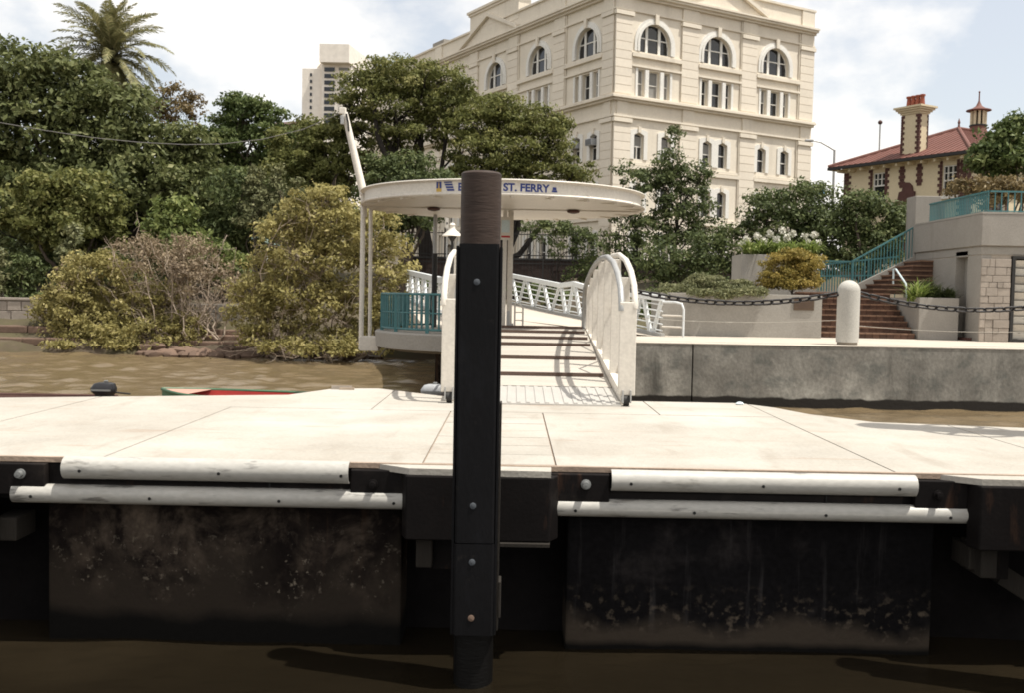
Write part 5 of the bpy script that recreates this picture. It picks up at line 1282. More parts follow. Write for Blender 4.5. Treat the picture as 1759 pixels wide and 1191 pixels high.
# ================================================================== BOATS BEHIND THE PONTOON
def hull_boat(name, label, c, L_, Wd, H, ang, outer, inner, deckm=None, group='small boats moored behind the pontoon'):
    b = thing(name, label, 'boat', group)
    ca, sa = math.cos(ang), math.sin(ang)
    def T(u, v, z): return (c[0] + u * ca - v * sa, c[1] + u * sa + v * ca, z)
    n = 14; secs = []
    for i in range(n + 1):
        t = i / n; w = Wd / 2 * (1 - max(0, (t - .45) / .55) ** 2.2) if t < .999 else .015; w = max(w, .015)
        zt = H + .05 * max(0, (t - .4) / .6) ** 2; zb = -.15 + .25 * max(0, (t - .7) / .3) ** 2
        secs.append([(t * L_ - L_ / 2, s * w * k, zb + (zt - zb) * zz) for s, k, zz in ((-1, 1, 1), (-1, .88, .45), (-1, .5, .05), (1, .5, .05), (1, .88, .45), (1, 1, 1))])
    m = MB(); mi = MB()
    for mm, sc_, dz in ((m, 1, 0), (mi, .93, .05)):
        o = len(mm.v)
        for s_ in secs:
            for u, v, z in s_: mm.v.append(T(u * (.985 if sc_ < 1 else 1), v * sc_, z + (dz if z < H * .8 else 0)))
        for i in range(n):
            for k in range(5): mm.f.append((o + i * 6 + k, o + (i + 1) * 6 + k, o + (i + 1) * 6 + k + 1, o + i * 6 + k + 1))
        mm.f.append(tuple(o + k for k in range(6)))
    m.build('hull', MT[outer], b, smooth=50, fix=False); mi.build('inner_lining', MT[inner], b, smooth=50, fix=False)
    for s in (0, 5): MB().tube([T(*[sec[s][0], sec[s][1], sec[s][2] + .01]) for sec in secs], .03, 6).build('gunwale', MT[outer], b, smooth=60)
    for u in (-.25, .12): MB().box(L_ * u - .12, L_ * u + .12, -Wd * .45, Wd * .45, H * .55, H * .6, T).build('thwart', MT[deckm or inner], b)
    if deckm:
        m = MB(); q = secs[10:]
        for a_, b_ in zip(q[:-1], q[1:]): m.add([T(a_[0][0], a_[0][1] * .97, a_[0][2] + .015), T(b_[0][0], b_[0][1] * .97, b_[0][2] + .015), T(b_[5][0], b_[5][1] * .97, b_[5][2] + .015), T(a_[5][0], a_[5][1] * .97, a_[5][2] + .015)], [(0, 1, 2, 3)])
        m.build('foredeck', MT[deckm], b)
    return b
def motor(label, c, cowl, s=1.0, ang=0.0):
    t = thing('outboard_motor', label, 'motor', 'outboard motors')
    ca, sa = math.cos(ang), math.sin(ang)
    def T(x, y, z): return (c[0] + (x * ca - y * sa) * s, c[1] + (x * sa + y * ca) * s, c[2] + z * s)
    m = MB(); lay = [(-.20, -.13, .24, .13, .0), (-.27, -.17, .28, .17, .07), (-.28, -.17, .28, .17, .14), (-.20, -.14, .24, .14, .245), (-.1, -.09, .16, .09, .27)]
    for a, b, d, e, z in lay:
        for k in range(16):
            th = 2 * math.pi * k / 16; cx_, cy_ = (a + d) / 2, (b + e) / 2
            ce, se = math.cos(th), math.sin(th); p_ = .6
            m.v.append(T(cx_ + (d - a) / 2 * abs(ce) ** p_ * (1 if ce > 0 else -1), cy_ + (e - b) / 2 * abs(se) ** p_ * (1 if se > 0 else -1), z))
    for i in range(4):
        for k in range(16): m.f.append((i * 16 + k, i * 16 + (k + 1) % 16, (i + 1) * 16 + (k + 1) % 16, (i + 1) * 16 + k))
    m.f.append(tuple(range(16))[::-1]); m.f.append(tuple(64 + k for k in range(16)))
    m.build('cowl', MT[cowl], t, smooth=50)
    MB().box(-.16, .2, -.1, .1, -.06, .0, T).build('mount', MT['iron'], t); MB().box(-.05, .09, -.05, .05, -.7, -.06, T).build('leg', MT['motor_grey'], t)
    MB().box(-.22, .22, -.174, -.168, .085, .125, T).build('stripe', MT['bolt'], t)
    MB().tube([T(.0, .0, .26), T(.02, 0, .30), T(.1, 0, .30)], .02 * s, 6).build('pull_handle', MT['bolt'], t)
    MB().tube([T(.25, 0, .05), T(.6, 0, .02)], .02 * s, 6).build('tiller', MT['iron'], t)
D = 19.6
q = at(398, 672, D); hull_boat('dinghy', 'green dinghy with a red inside showing behind the pontoon edge', (q[0] - .12, D + .1), 2.7, 1.45, .50, math.radians(170), 'boat_green', 'boat_red', 'boat_pink')
q = at(60, 684, 19.8); hull_boat('dinghy', 'dark red dinghy just showing behind the far left pontoon edge', (q[0] - .35, 19.8), 3.4, 1.35, .33, math.radians(182), 'roof_dark', 'roof_dark')
q = at(180, 675, 19.8); motor('black outboard motor on the dark red dinghy at left', (q[0], 19.75, .45), 'motor', .86)
q = at(741, 668, 14.4); hull_boat('dinghy', 'grey dinghy mostly hidden behind the foot of the gangway', (q[0] + 1.55, 14.6), 2.7, 1.2, .70, math.radians(5), 'galv', 'boat_pink')
motor('grey and black outboard motor left of the gangway foot', (q[0] + .02, 14.4, 1.07), 'motor_grey', .62)

def deck_litter():
    q = G(590, 668.5, ZD)
    t = thing('timber_offcut', 'short pale timber offcut lying on the far edge of the deck', 'timber')
    MB().bar((q[0] - .13, q[1] - .12, ZD + .022), (q[0] + .12, q[1] - .08, ZD + .022), .035, .04).build('stick', MT['sandstone'], t); MB().bar((q[0] - .02, q[1] - .17, ZD + .016), (q[0] + .16, q[1] - .16, ZD + .016), .03, .03).build('stick', MT['pale_bark'], t)
    q = G(1268, 695, ZD); o = MB(); o.lathe([(.035, .0), (.05, .012), (.03, .03), (.0001, .036)], (q[0], q[1] - .08, ZD), 8)
    tag(o.build('crumpled_wrapper', MT['notice'], smooth=50), 'small pale crumpled wrapper on the right far edge of the deck', 'litter')
deck_litter()
# ================================================================== VEGETATION
DENS, PER, LEAF = 1.6, 3.6, .85
NLEAF = [0]
def leaf_object(name, C, Nn, size, mat, parent, tint, aspect=.5, bend=.25, jitter=.9):
    """one small folded leaf (two triangles meeting along its midrib) per centre, facing roughly along Nn"""
    n = len(C); NLEAF[0] += n
    nv = Nn + rng.normal(0, jitter, (n, 3)); nv /= np.linalg.norm(nv, axis=1, keepdims=True) + 1e-9
    a = np.cross(nv, rng.normal(0, 1, (n, 3))); a /= np.linalg.norm(a, axis=1, keepdims=True) + 1e-9
    b = np.cross(nv, a); s = (size * rng.uniform(.45, 1.6, n))[:, None]
    V = np.empty((n, 4, 3))
    V[:, 0] = C - a * s * .5; V[:, 2] = C + a * s * .5
    V[:, 1] = C + b * s * aspect * .5 + nv * s * bend * .3; V[:, 3] = C - b * s * aspect * .5 + nv * s * bend * .3
    me = bpy.data.meshes.new(name)
    me.vertices.add(n * 4); me.vertices.foreach_set('co', V.reshape(-1).astype(np.float32))
    tri = np.array([[0, 1, 2], [0, 2, 3]])
    idx = (np.arange(n)[:, None, None] * 4 + tri[None]).reshape(-1)
    me.loops.add(n * 6); me.loops.foreach_set('vertex_index', idx.astype(np.int32))
    me.polygons.add(n * 2); me.polygons.foreach_set('loop_start', (np.arange(n * 2) * 3).astype(np.int32))
    me.update(calc_edges=True)
    at_ = me.attributes.new('tint', 'FLOAT', 'POINT'); at_.data.foreach_set('value', np.repeat(np.clip(tint, 0, 1), 4).astype(np.float32))
    me.materials.append(mat)
    o = bpy.data.objects.new(name, me); COL.objects.link(o); o.parent = parent
    return o

def lobes_px(lst, D, deep=.8):
    """(px, py, half width, half height[, nearer by]) sight-line ellipses at a real distance -> centres and radii in metres"""
    out_ = []
    for e in lst:
        x, y, rx, ry = e[:4]; d = D + (e[4] if len(e) > 4 else 0)
        out_.append((at(x, y, d), np.array([rx * d / F, rx * d / F * deep, ry * d / F])))
    return out_
def crown_points(lobes, dens, cl_r, per, flat=.6, fill=.35, up=.35):
    """clumps over each lobe's surface and a sparser core; leaves within each clump"""
    Cs, Ns, Ts = [], [], []
    for c, r in lobes:
        area = (r[0] * r[2] + r[0] * r[1] + r[1] * r[2]) / 3 * 4 * math.pi
        k = max(4, int(dens * area / (cl_r ** 2 * math.pi)))
        d = rng.normal(0, 1, (k, 3)); d /= np.linalg.norm(d, axis=1, keepdims=True)
        d[:, 2] = np.where(d[:, 2] < -.55, -d[:, 2], d[:, 2])
        rad = np.where(rng.random(k) < fill, rng.uniform(.35, .8, k), rng.uniform(.82, 1.10, k))
        pc = c + d * r * rad[:, None]
        m = rng.poisson(per, k) + 2
        for j in range(k):
            g = rng.normal(0, 1, (m[j], 3)); g /= np.linalg.norm(g, axis=1, keepdims=True) + 1e-9
            g *= (rng.random(m[j]) ** .45)[:, None]
            s = cl_r * rng.uniform(.6, 1.35)
            off = g * np.array([s, s, s * flat]); off[:, 2] += s * flat * .3
            nn = d[j] * .6 + g * .7 + np.array([0, 0, up])
            Cs.append(pc[j] + off); Ns.append(nn)
            Ts.append(np.clip(rng.normal(.42, .2, m[j]) + rng.normal(0, .13), 0, 1))
    return np.concatenate(Cs), np.concatenate(Ns), np.concatenate(Ts)

def limb(mb, a, b, r0, r1, wob=.06, n=6, sag=0):
    a, b = Vector(a), Vector(b); L_ = (b - a).length; pts = []
    o1 = Vector(rng.normal(0, 1, 3)) * wob * L_
    for i in range(n + 1):
        t = i / n; p = a.lerp(b, t) + o1 * math.sin(math.pi * t) + Vector(rng.normal(0, 1, 3)) * wob * .25 * L_ * (1 if 0 < i < n else 0)
        p.z += sag * L_ * t * (1 - t); pts.append(p)
    mb.tube(pts, [r0 + (r1 - r0) * i / n for i in range(n + 1)], 6)
    return pts

def tree(name, label, cat, D, base_px, lobes, leaf, mat, trunk_r=.25, dens=1.0, cl_r=.6, per=22, flat=.6, fill=.35, bark='bark', group=None, fork=.4, twigs=2, up=.35, aspect=.5, base_z=None, deep=.8, stems=1, jitter=.9, parts=('crown', 'trunk')):
    t = thing(name, label, cat, group)
    lb = lobes_px(lobes, D, deep); dens, per, leaf = dens * DENS, per * PER, leaf * LEAF
    C, Nn, T = crown_points(lb, dens, cl_r, per, flat, fill, up)
    gx = at(base_px, 500, D)[0]; gzz = gz(gx, D) - .3 if base_z is None else base_z
    C[:, 2] = np.maximum(C[:, 2], max(gzz + .25, .12) + rng.random(len(C)) * .3)
    leaf_object(parts[0], C, Nn, leaf, mat, t, T, aspect, jitter=jitter)
    mb = MB(); cz = np.mean([l[0][2] for l in lb]); cxx = np.mean([l[0][0] for l in lb])
    for s in range(stems):
        off = 0 if stems == 1 else (s - (stems - 1) / 2) * .5
        b0 = Vector((gx + off, D + random.uniform(-.2, .2) * (stems > 1), gzz)); top = Vector((gx * .6 + cxx * .4 + off * 1.6, D, gzz + (cz - gzz) * fork))
        limb(mb, b0, top, trunk_r * 1.15, trunk_r * .75, .04)
        for i, (c, r) in enumerate(lb):
            if stems > 1 and i % stems != s: continue
            e = Vector(c) + Vector((0, 0, r[2] * .15)); p = limb(mb, top.lerp(b0, random.uniform(0, .35)), e, trunk_r * .5, trunk_r * .14, .08, sag=.12)
            for k in range(twigs):
                d = rng.normal(0, 1, 3); d /= np.linalg.norm(d); d[2] = abs(d[2]) * .7
                limb(mb, p[-2 - k % 3], Vector(c + d * r * .9), trunk_r * .16, trunk_r * .04, .1, 4)
    mb.build(parts[1], MT[bark], t, smooth=60, fix=False)
    return t

def vegetation():
    m = MT
    # --- far and middle trees
    for k, (x, lab) in enumerate(((60, 'tall dark tree far behind the fig tree at the left edge'), (300, 'tall dark tree far behind the brownish tree'), (500, 'tall dark tree far behind the tower side of the bank'))):
        tree('background_tree', lab, 'tree', 78 + 3 * k, x, [(x - 70, 330, 80, 60), (x + 60, 340, 80, 60), (x, 400, 120, 70), (x - 90, 430, 80, 60), (x + 90, 430, 80, 60), (x, 300 if k != 2 else 330, 70, 50)], .42, m['lf_deep'], .3, .8, 1.0, 18, group='dark trees far behind the bank')
    tree('brown_leaved_tree', 'thin brownish tree seen past the right side of the palm', 'tree', 66, 300,
         [(300, 165, 26, 16), (328, 178, 20, 18), (272, 172, 22, 18), (310, 200, 42, 22), (275, 205, 30, 25)], .22, m['lf_rust'], .12, .7, .5, 14, fill=.2, twigs=4)
    tree('layered_tree', 'bright green tree with a layered domed crown left of the tower', 'tree', 60, 430,
         [(420, 200, 55, 30), (385, 235, 45, 34), (455, 222, 52, 34), (430, 255, 78, 34), (375, 275, 40, 32), (480, 262, 45, 30), (440, 300, 70, 30, 1), (405, 178, 22, 14), (500, 240, 30, 18)], .24, m['lf_mid'], .3, 1.0, .62, 24, flat=.45)
    tree('spreading_tree', 'olive green tree between the layered tree and the white mast', 'tree', 56, 545,
         [(560, 230, 60, 26), (510, 255, 50, 28), (600, 245, 40, 30), (560, 280, 75, 32), (500, 300, 55, 28), (600, 305, 50, 32), (545, 325, 60, 30)], .22, m['lf_olive'], .28, 1.0, .55, 22, flat=.5)
    tree('broad_flat_crowned_tree', 'large dark olive tree with a broad flat crown in front of the cream building', 'tree', 55, 730,
         [(690, 132, 82, 26), (630, 152, 58, 28), (755, 152, 62, 34), (600, 185, 34, 24), (680, 180, 90, 36), (775, 190, 50, 42), (640, 220, 60, 30), (720, 228, 70, 34), (660, 262, 46, 24), (790, 240, 50, 40)], .2, m['lf_olive'], .42, .95, .62, 26, flat=.42, fill=.3, twigs=4, fork=.55, bark='dark_bark')
    tree('broad_flat_crowned_tree', 'second dark olive tree reaching right to the corner of the cream building', 'tree', 53, 860,
         [(855, 195, 62, 26), (920, 215, 52, 24), (830, 225, 55, 36), (900, 245, 75, 36), (955, 240, 32, 28), (840, 275, 70, 36), (930, 285, 55, 30), (985, 300, 45, 20), (880, 310, 70, 24), (800, 300, 45, 26)], .2, m['lf_olive'], .36, 1.0, .6, 26, flat=.45, fill=.3, twigs=4, bark='dark_bark')
    tree('understorey_tree', 'dark green low tree under the broad crowned tree beside the mast', 'tree', 50, 690,
         [(660, 300, 40, 26), (710, 295, 44, 24), (690, 330, 60, 30), (750, 330, 50, 34), (730, 375, 50, 34), (690, 400, 40, 40)], .22, m['lf_deep'], .2, 1.0, .6, 22)
    # --- the big dark fig at left and its neighbours
    tree('fig_tree', 'huge dark glossy leaved fig tree filling the left edge', 'tree', 53, 95,
         [(20, 150, 90, 62), (105, 165, 85, 60), (-60, 210, 90, 80), (185, 215, 85, 58), (60, 245, 110, 70), (250, 265, 70, 55), (150, 290, 95, 60), (-20, 320, 90, 70), (90, 350, 100, 62, -1), (230, 320, 80, 55, -1), (180, 365, 75, 48, -1.5), (310, 280, 55, 48), (320, 340, 62, 50), (20, 410, 70, 50), (130, 400, 90, 50, 2), (190, 340, 80, 60, 2), (60, 330, 80, 60, 2), (250, 400, 60, 50, 2), (100, 460, 80, 40, 2), (220, 450, 70, 40, 2), (30, 470, 60, 40, 2), (360, 330, 48, 40), (375, 385, 40, 46)], .34, m['lf_dark'], .55, 1.0, .85, 26, flat=.65, fill=.3, bark='dark_bark', twigs=2)
    tree('broad_leaved_tree', 'rounded olive tree in front of the fig tree at left', 'tree', 48, 110,
         [(75, 340, 52, 34), (130, 335, 58, 36), (60, 385, 55, 36), (130, 385, 68, 40), (175, 370, 40, 36), (95, 425, 60, 26), (165, 420, 45, 28)], .28, m['lf_olive'], .25, 1.0, .65, 24)
    tree('lime_leaved_tree', 'small lime green tree right of centre of the fig tree foot', 'tree', 47, 310,
         [(300, 370, 30, 26), (280, 400, 34, 28), (325, 400, 36, 26), (300, 430, 50, 26), (345, 425, 26, 18)], .26, m['lf_lime'], .14, .9, .55, 20)
    tree('slender_young_tree', 'slender grey green young tree at the fig tree foot', 'tree', 45, 125,
         [(125, 415, 14, 22), (120, 450, 20, 26), (132, 480, 18, 24), (118, 510, 20, 22)], .22, m['lf_grey'], .06, .9, .4, 16)
    tree('dark_shrub', 'dark round shrub by the sandstone wall at far left', 'shrub', 45, 45,
         [(48, 460, 20, 24), (40, 490, 28, 26), (15, 505, 20, 26), (55, 515, 26, 20)], .2, m['lf_deep'], .06, .9, .4, 16)
    tree('grey_green_shrub', 'grey green shrub cut by the left edge of the picture', 'shrub', 44.6, 5,
         [(0, 470, 16, 30), (-8, 510, 18, 30), (6, 535, 14, 16)], .18, m['lf_grey'], .05, .9, .35, 16)
    for k, (x, y, w, h) in enumerate(((441, 325, 20, 34), (478, 322, 14, 32), (513, 340, 17, 30))):
        tree('conifer', ('tallest pale conical conifer', 'middle narrow pale conifer', 'right hand pale conifer')[k] + ' in the row behind the yellow mangrove', 'tree', 49, x,
             [(x, y - h * .55, w * .5, h * .5), (x, y, w * .85, h * .6), (x + 3, y + h * .7, w * 1.3, h * .7), (x - 4, y + h * 1.5, w * 1.7, h * .8)], .16, m['lf_grey'], .08, 1.0, .34, 18, group='row of pale conifers')
    tree('green_bush', 'bright green bush between the two mangroves', 'bush', 44, 385,
         [(385, 440, 30, 22), (365, 465, 30, 24), (395, 475, 26, 26)], .2, m['lf_lime'], .06, 1, .42, 18)
    tree('dark_undergrowth_tree', 'dark green tree behind the gap between the mangroves', 'tree', 50, 420,
         [(420, 330, 60, 40), (385, 395, 50, 40), (440, 395, 50, 40), (350, 440, 50, 40), (400, 440, 60, 40), (230, 470, 90, 40, -2), (90, 470, 90, 40, 0)], .24, m['lf_deep'], .2, 1.0, .7, 22)
    # --- mangroves at the water
    def mangrove(label, D, base, lobes, mat, stems, dens, per, cl_r=.42, leaf=.17, twig_n=60, dry=0):
        t = tree('mangrove_tree', label, 'mangrove', D, base, lobes, leaf, mat, .07, dens, cl_r, per, fill=.3, bark='pale_bark', stems=stems, fork=.18, twigs=3, base_z=-.2, deep=1.0)
        mb = MB(); lb = lobes_px(lobes, D, 1.0)
        for i in range(twig_n):
            c, r = lb[rng.integers(len(lb))]; d = rng.normal(0, 1, 3); d /= np.linalg.norm(d); d[1] = -abs(d[1])
            e = c + d * r * 1.0; e[2] = max(e[2], .3); s = c - np.array([d[0] * r[0] * .5, 0, r[2] * .9]); s[2] = max(s[2], .1)
            p = limb(mb, s, e, .022, .006, .10, 6)
            for q in range(3):
                a = p[2 + q]; d2 = rng.normal(0, 1, 3); limb(mb, a, a + Vector(d2) * .4, .009, .004, .1, 3)
        tag(mb.build('branch', MT['pale_bark'], t, fix=False), kind='stuff')
        if dry:
            C, Nn, T = crown_points(lb[:dry], .5, .4, 8, .7, .4); C[:, 2] = np.maximum(C[:, 2], .4); leaf_object('dry_foliage', C, Nn, .13, MT['lf_dry'], t, T)
        return t
    mangrove('olive and yellow mangrove bush overhanging the water at left', 42.2, 235,
             [(250, 530, 60, 40), (200, 490, 50, 36), (130, 500, 48, 34), (150, 540, 58, 34), (110, 575, 38, 20), (180, 580, 60, 24, -1), (250, 575, 60, 26, -1), (310, 580, 38, 18, -1), (85, 530, 26, 30), (160, 460, 40, 26), (270, 560, 55, 34), (320, 565, 40, 26, -.6), (285, 520, 44, 30), (130, 596, 50, 12, -1.2), (220, 600, 60, 11, -1.5), (300, 597, 40, 11, -1.2), (200, 550, 60, 36), (110, 545, 40, 34)], m['lf_yellow'], 5, .9, 15, dry=3)
    t = thing('dry_mangrove', 'bare grey twiggy mangrove between the two leafy mangroves', 'mangrove'); mb = MB(); D = 41.5
    for i in range(40):
        b0 = at(random.uniform(265, 385), 570, D + random.uniform(-.8, .8)); b0[2] = max(gz(b0[0], D), .3) - .05; e = at(random.uniform(195, 412), random.uniform(402, 530), D + random.uniform(-1, 1))
        p = limb(mb, b0, e, .035, .010, .08, 8)
        for q in range(7):
            a = p[random.randint(3, 8)]; d2 = Vector(rng.normal(0, 1, 3)) + Vector((0, 0, .8)); p2 = limb(mb, a, a + d2.normalized() * random.uniform(.5, 1.1), .012, .004, .08, 4)
            for w in range(3): d3 = Vector(rng.normal(0, 1, 3)); limb(mb, p2[1 + w], p2[1 + w] + d3.normalized() * .35, .006, .003, .05, 2)
    tag(mb.build('branch', MT['pale_bark'], t, fix=False), kind='stuff')
    lb = lobes_px([(310, 470, 60, 40), (270, 450, 50, 36), (355, 490, 50, 44), (330, 430, 40, 24), (240, 430, 36, 22)], D, 1)
    C, Nn, T = crown_points(lb, 1.5, .4, 26, .7, .5); leaf_object('dry_foliage', C, Nn, .12, MT['lf_dry'], t, T)
    mangrove('tall yellow green mangrove beside the white shelter columns', 38.6, 545,
             [(545, 375, 62, 44), (500, 420, 66, 44), (590, 405, 66, 50), (640, 410, 50, 46), (545, 450, 76, 46), (470, 475, 55, 44), (630, 470, 62, 48), (680, 455, 32, 44), (530, 520, 76, 44), (600, 530, 70, 44), (455, 530, 38, 38), (660, 520, 40, 36), (560, 340, 34, 20), (500, 375, 34, 24), (575, 590, 50, 26, -.8), (520, 575, 40, 24), (440, 500, 44, 44), (470, 560, 46, 30), (415, 545, 30, 34, 1.5), (660, 570, 40, 30), (620, 575, 40, 30), (500, 600, 50, 14, -1.2), (560, 606, 55, 12, -1.4), (625, 600, 36, 14, -1.2), (440, 585, 36, 18, -.6)], m['lf_yellow'], 6, .72, 15, twig_n=110)
    # --- palm
    palm(60, (190, 92))
    # --- trees before the warehouse corner and shrubs at right
    tree('slender_gum_tree', 'tall slender dark tree before the corner of the cream building', 'tree', 49, 1150,
         [(1157, 245, 17, 24), (1150, 285, 24, 24), (1170, 300, 30, 20), (1120, 300, 28, 26), (1135, 330, 40, 26), (1190, 330, 34, 26), (1205, 300, 24, 18), (1160, 365, 44, 26), (1200, 370, 30, 28), (1130, 390, 30, 22), (1215, 405, 34, 26), (1165, 415, 36, 22)], .17, m['lf_deep'], .09, .8, .45, 20, bark='dark_bark', twigs=4, fork=.5)
    tree('slender_gum_tree', 'shorter slender tree left of the tall one, by the shelter roof edge', 'tree', 48.5, 1095,
         [(1075, 305, 20, 20), (1085, 335, 22, 24), (1075, 385, 28, 24), (1100, 400, 30, 24), (1060, 420, 26, 20), (1085, 440, 34, 22)], .17, m['lf_deep'], .07, .7, .42, 18, bark='dark_bark', twigs=4)
    tree('garden_shrub_tree', 'small leafy tree behind the landing right of the centre post', 'tree', 47, 940,
         [(915, 395, 26, 14), (950, 400, 36, 18), (985, 405, 36, 22), (930, 420, 20, 12), (1010, 425, 30, 22), (975, 435, 30, 16), (1020, 455, 30, 20), (995, 475, 30, 16)], .16, m['lf_deep'], .06, .65, .42, 16, bark='dark_bark', twigs=3)
    tree('dark_shrub', 'dark shrub at the foot of the slender trees behind the low planter', 'shrub', 40, 1190,
         [(1150, 450, 45, 28), (1210, 440, 45, 34), (1250, 420, 34, 34), (1230, 475, 45, 26), (1160, 485, 45, 20), (1110, 470, 30, 26)], .17, m['lf_deep'], .08, 1, .5, 20)
    tree('evergreen_shrub', 'dense dark evergreen shrub behind the white flowers', 'shrub', 40, 1340,
         [(1320, 365, 45, 28), (1385, 355, 50, 34), (1290, 395, 34, 28), (1350, 400, 60, 34), (1420, 400, 55, 45), (1390, 440, 60, 38), (1320, 440, 60, 35)], .17, m['lf_deep'], .12, 1.1, .5, 24, jitter=.8)
    tree('evergreen_shrub', 'dark evergreen shrub in front of the red roofed house', 'shrub', 39, 1480,
         [(1470, 355, 42, 32), (1450, 390, 45, 36), (1505, 385, 42, 36), (1480, 425, 60, 36), (1530, 410, 36, 34), (1450, 455, 50, 30), (1545, 385, 26, 26), (1515, 455, 45, 26)], .17, m['lf_deep'], .12, 1.1, .5, 24, jitter=.8)
    tree('frangipani_tree', 'pale topped leafy tree at the right edge over the terrace', 'tree', 45, 1735,
         [(1725, 245, 34, 30), (1765, 235, 40, 34), (1700, 275, 34, 26), (1745, 285, 50, 30), (1690, 300, 22, 18), (1790, 280, 40, 40)], .26, m['lf_mid'], .14, 1.0, .5, 22)
    tree('rusty_hedge', 'rusty brown leaved hedge on the roof terrace behind the teal railing', 'hedge', 33, 1690,
         [(1650, 330, 22, 16), (1690, 325, 26, 18), (1730, 328, 28, 20), (1770, 332, 30, 24), (1710, 345, 40, 20)], .13, m['lf_rust'], .04, 1.0, .3, 18, base_z=5.1)
    tree('weedy_shrub', 'green shrubs growing behind the white truss railing', 'shrub', 46, 930,
         [(905, 505, 30, 14), (950, 515, 34, 14), (1000, 520, 34, 14), (1120, 540, 20, 16), (740, 500, 30, 18)], .18, m['lf_mid'], .05, .9, .4, 16)
    tree('creeper_shrub', 'green shrub left of the low planter behind the railing end', 'shrub', 32.6, 1120,
         [(1112, 515, 22, 14), (1100, 540, 26, 14), (1125, 535, 14, 14)], .12, m['lf_mid'], .03, .9, .25, 14, base_z=1.4)
    # --- planter plants
    tree('juniper', 'low spreading juniper spilling over the low planter', 'shrub', 30.4, 1230,
         [(1175, 497, 40, 9), (1215, 485, 34, 10), (1250, 497, 42, 9), (1290, 503, 26, 8, -.6), (1150, 503, 16, 6, -.5), (1275, 490, 26, 8), (1228, 510, 26, 9, -.85), (1210, 478, 18, 6), (1195, 507, 18, 7, -.85), (1270, 508, 24, 9, -.85), (1300, 505, 16, 9, -.85), (1240, 518, 12, 8, -.85)], .085, m['lf_grey'], .03, 1.2, .2, 22, flat=.35, base_z=2.3, jitter=1.2)
    tree('golden_shrub', 'golden orange feathery shrub at the right end of the low planter', 'shrub', 30.6, 1360,
         [(1350, 460, 38, 22), (1385, 458, 30, 22), (1335, 478, 30, 14), (1375, 480, 34, 18), (1365, 445, 36, 12), (1360, 495, 44, 12), (1330, 490, 26, 10), (1395, 490, 18, 14)], .08, m['lf_orange'], .03, 1.2, .2, 24, base_z=2.6, jitter=1.2)
    agapanthus(); strap_plants()

def frond_mesh(L_, arch, seed):
    r = np.random.default_rng(seed); V = []; Fc = []; tint = []
    n = 30; pts = []
    ang = arch[0]; p = np.array([0., 0, 0]); st = L_ / n
    for i in range(n + 1):
        pts.append(p.copy()); a = ang + (arch[1] - ang) * (i / n) ** 1.25; p = p + st * np.array([math.cos(a), 0, math.sin(a)])
    base = .5
    for i in range(n):
        w = .045 * (1 - i / n) + .008; o = len(V)
        V += [pts[i] + [0, -w, 0], pts[i] + [0, w, 0], pts[i + 1] + [0, w * .95, 0], pts[i + 1] + [0, -w * .95, 0]]; Fc.append((o, o + 1, o + 2, o + 3)); tint += [.85] * 4
    for i in range(2, n * 2):
        t = i / (n * 2); q = pts[min(int(t * n), n - 1)] * (1 - (t * n) % 1) + pts[min(int(t * n) + 1, n)] * ((t * n) % 1)
        a = ang + (arch[1] - ang) * t ** 1.25; d = np.array([math.cos(a), 0, math.sin(a)]); u = np.array([-math.sin(a), 0, math.cos(a)])
        l = L_ * .16 * (math.sin(math.pi * min(1, t * .93 + .09)) ** .6)
        for s in (-1, 1):
            dr = d * .75 + np.array([0, s * .75, 0]) + u * r.uniform(-.1, .38) ; dr /= np.linalg.norm(dr); dr2 = dr + np.array([0, 0, -.45]); dr2 /= np.linalg.norm(dr2)
            w = d * .046; o = len(V)
            V += [q - w * .6, q + w * .6, q + dr * l * .55 + w * .8, q + dr * l * .55 - w * .8, q + dr * l * .55 + dr2 * l * .45]
            Fc += [(o, o + 1, o + 2, o + 3), (o + 3, o + 2, o + 4)]; tint += [np.clip(r.normal(.4, .2), 0, 1)] * 5
    me = bpy.data.meshes.new('frond'); me.from_pydata([tuple(map(float, v)) for v in V], [], Fc)
    a_ = me.attributes.new('tint', 'FLOAT', 'POINT'); a_.data.foreach_set('value', np.array(tint, np.float32)); me.materials.append(MT['lf_palm']); return me
def palm(D, px):
    c = at(px[0], px[1], D); t = thing('date_palm', 'tall date palm with arching fronds above the dark fig tree', 'palm')
    mb = MB(); b = at(208, 500, D); z0 = gz(b[0], D) - .3
    pts = [Vector((b[0], D, z0)).lerp(Vector(c), k / 10) for k in range(11)]
    mb.tube(pts, [.32] * 8 + [.30, .34, .26], 10).build('trunk', MT['dark_bark'], t, smooth=50)
    st = MB()
    for k in range(40):
        a = k * 2.4; zz = -1.6 + 1.7 * k / 40; d = Vector((math.cos(a), math.sin(a), .9)).normalized(); s = Vector(c) + Vector((0, 0, zz)); st.bar(s + d * .2, s + d * .75, .10, .05)
    tag(st.build('leaf_base', MT['dark_bark'], t), kind='stuff')
    meshes = {}
    N = 84
    for k in range(N):
        u = (k + .5) / N
        e0 = math.radians(86 - 138 * u ** 1.05); e1 = e0 - math.radians(62 + 30 * u); e1 = max(e1, math.radians(-88))
        key = k % 28; az = k * 2.39996
        L_ = (3.9 + .3 * math.sin(k * 1.7)) * (1 if u > .12 else .85)
        me = frond_mesh(L_, (e0, e1), k)
        o = bpy.data.objects.new('frond', me); COL.objects.link(o); o.parent = t
        o.location = Vector(c) + Vector((0, 0, .25 - .9 * u)); o.rotation_euler = (random.uniform(-.25, .25), 0, az)
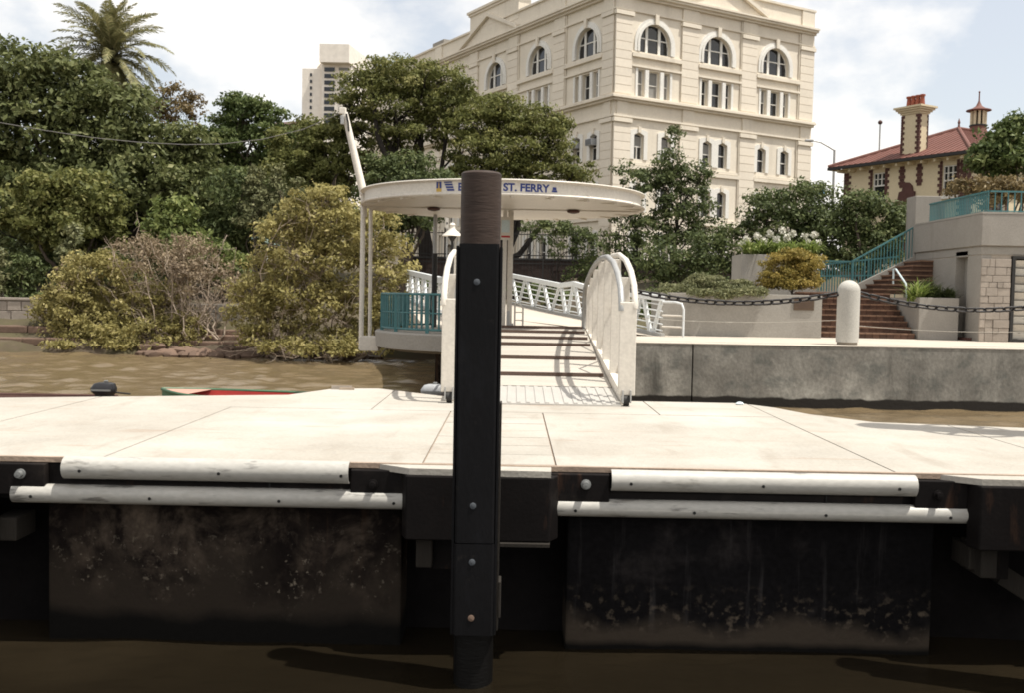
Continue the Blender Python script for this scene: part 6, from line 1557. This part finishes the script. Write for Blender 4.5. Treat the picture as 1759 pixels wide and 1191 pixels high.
def blade_plant(parent, c, n, L_, mat, w=.025, name='leaves', droop=1.5):
    V, Fc, tint = [], [], []
    for k in range(n):
        az = random.uniform(0, 2 * math.pi); e = math.radians(random.uniform(35, 88)); l = L_ * random.uniform(.65, 1.1); p = np.array(c, float) + np.array([random.gauss(0, .05), random.gauss(0, .05), 0])
        m = 5; o = len(V); tn = min(1, max(0, random.gauss(.45, .22)))
        sd = np.array([-math.sin(az), math.cos(az), 0])
        for i in range(m + 1):
            ww = w * (1 - (i / m) ** 2 * .9); V += [tuple(p - sd * ww), tuple(p + sd * ww)]; tint += [tn, tn]
            a = e - droop * (i / m) ** 1.5; p = p + l / m * np.array([math.cos(a) * math.cos(az), math.cos(a) * math.sin(az), math.sin(a)])
        for i in range(m): Fc.append((o + 2 * i, o + 2 * i + 1, o + 2 * i + 3, o + 2 * i + 2))
    me = bpy.data.meshes.new(name); me.from_pydata([tuple(map(float, v)) for v in V], [], Fc); a_ = me.attributes.new('tint', 'FLOAT', 'POINT'); a_.data.foreach_set('value', np.array(tint, np.float32)); me.materials.append(mat)
    o = bpy.data.objects.new(name, me); COL.objects.link(o); o.parent = parent; return o
def agapanthus():
    z2 = at(1330, 441, 33.4)[2]
    heads = [(1283, 418), (1300, 412), (1322, 408), (1344, 402), (1362, 408), (1383, 412), (1399, 410), (1405, 424), (1352, 416), (1275, 428), (1312, 420), (1388, 424), (1334, 418)]
    for i, (px, py) in enumerate(heads):
        D = 33.35 + (i % 3) * .35
        t = thing('white_agapanthus', 'white flowering strap leaved clump in the tall planter', 'flower', 'white flowers in the tall planter')
        c = at(px + (1335 - px) * .12, 441, D); blade_plant(t, c + np.array([0, -.1, .08]), 70, .66, MT['lf_strap'], .03, droop=1.9)
        h = at(px, py - 7, D); MB().tube([c, h], .009, 5).build('stalk', MT['lf_strap'], t)
        C = h + (lambda g: g / np.linalg.norm(g, axis=1, keepdims=True))(rng.normal(0, 1, (150, 3))) * rng.uniform(.03, .135, (150, 1))
        leaf_object('flower_head', C, C - h, .07, MT['petal'], t, np.full(150, .5), .6)
def strap_plants():
    zt = at(1600, 511, 30.2)[2] - .12
    for i, (px, D, L_, lab, mt) in enumerate(((1572, 30.7, .85, 'strap leaved plant drooping over the left corner of the stair planter', 'lf_strap'), (1585, 31.4, .95, 'tallest strap leaved plant in the stair planter', 'lf_deep'), (1605, 31.0, .75, 'dark strap leaved plant in the middle of the stair planter', 'lf_deep'), (1625, 30.9, .6, 'shortest dark plant at the right end of the stair planter', 'lf_deep'))):
        t = thing('strap_leaved_plant', lab, 'plant', 'plants in the stair planter'); c = at(px, 508, D); c[2] = zt
        for k in range(3): blade_plant(t, (c[0] + random.uniform(-.12, .12), c[1] + random.uniform(-.15, .15), zt), 46, L_, MT[mt], .024)
vegetation()

print('leaves', NLEAF[0])
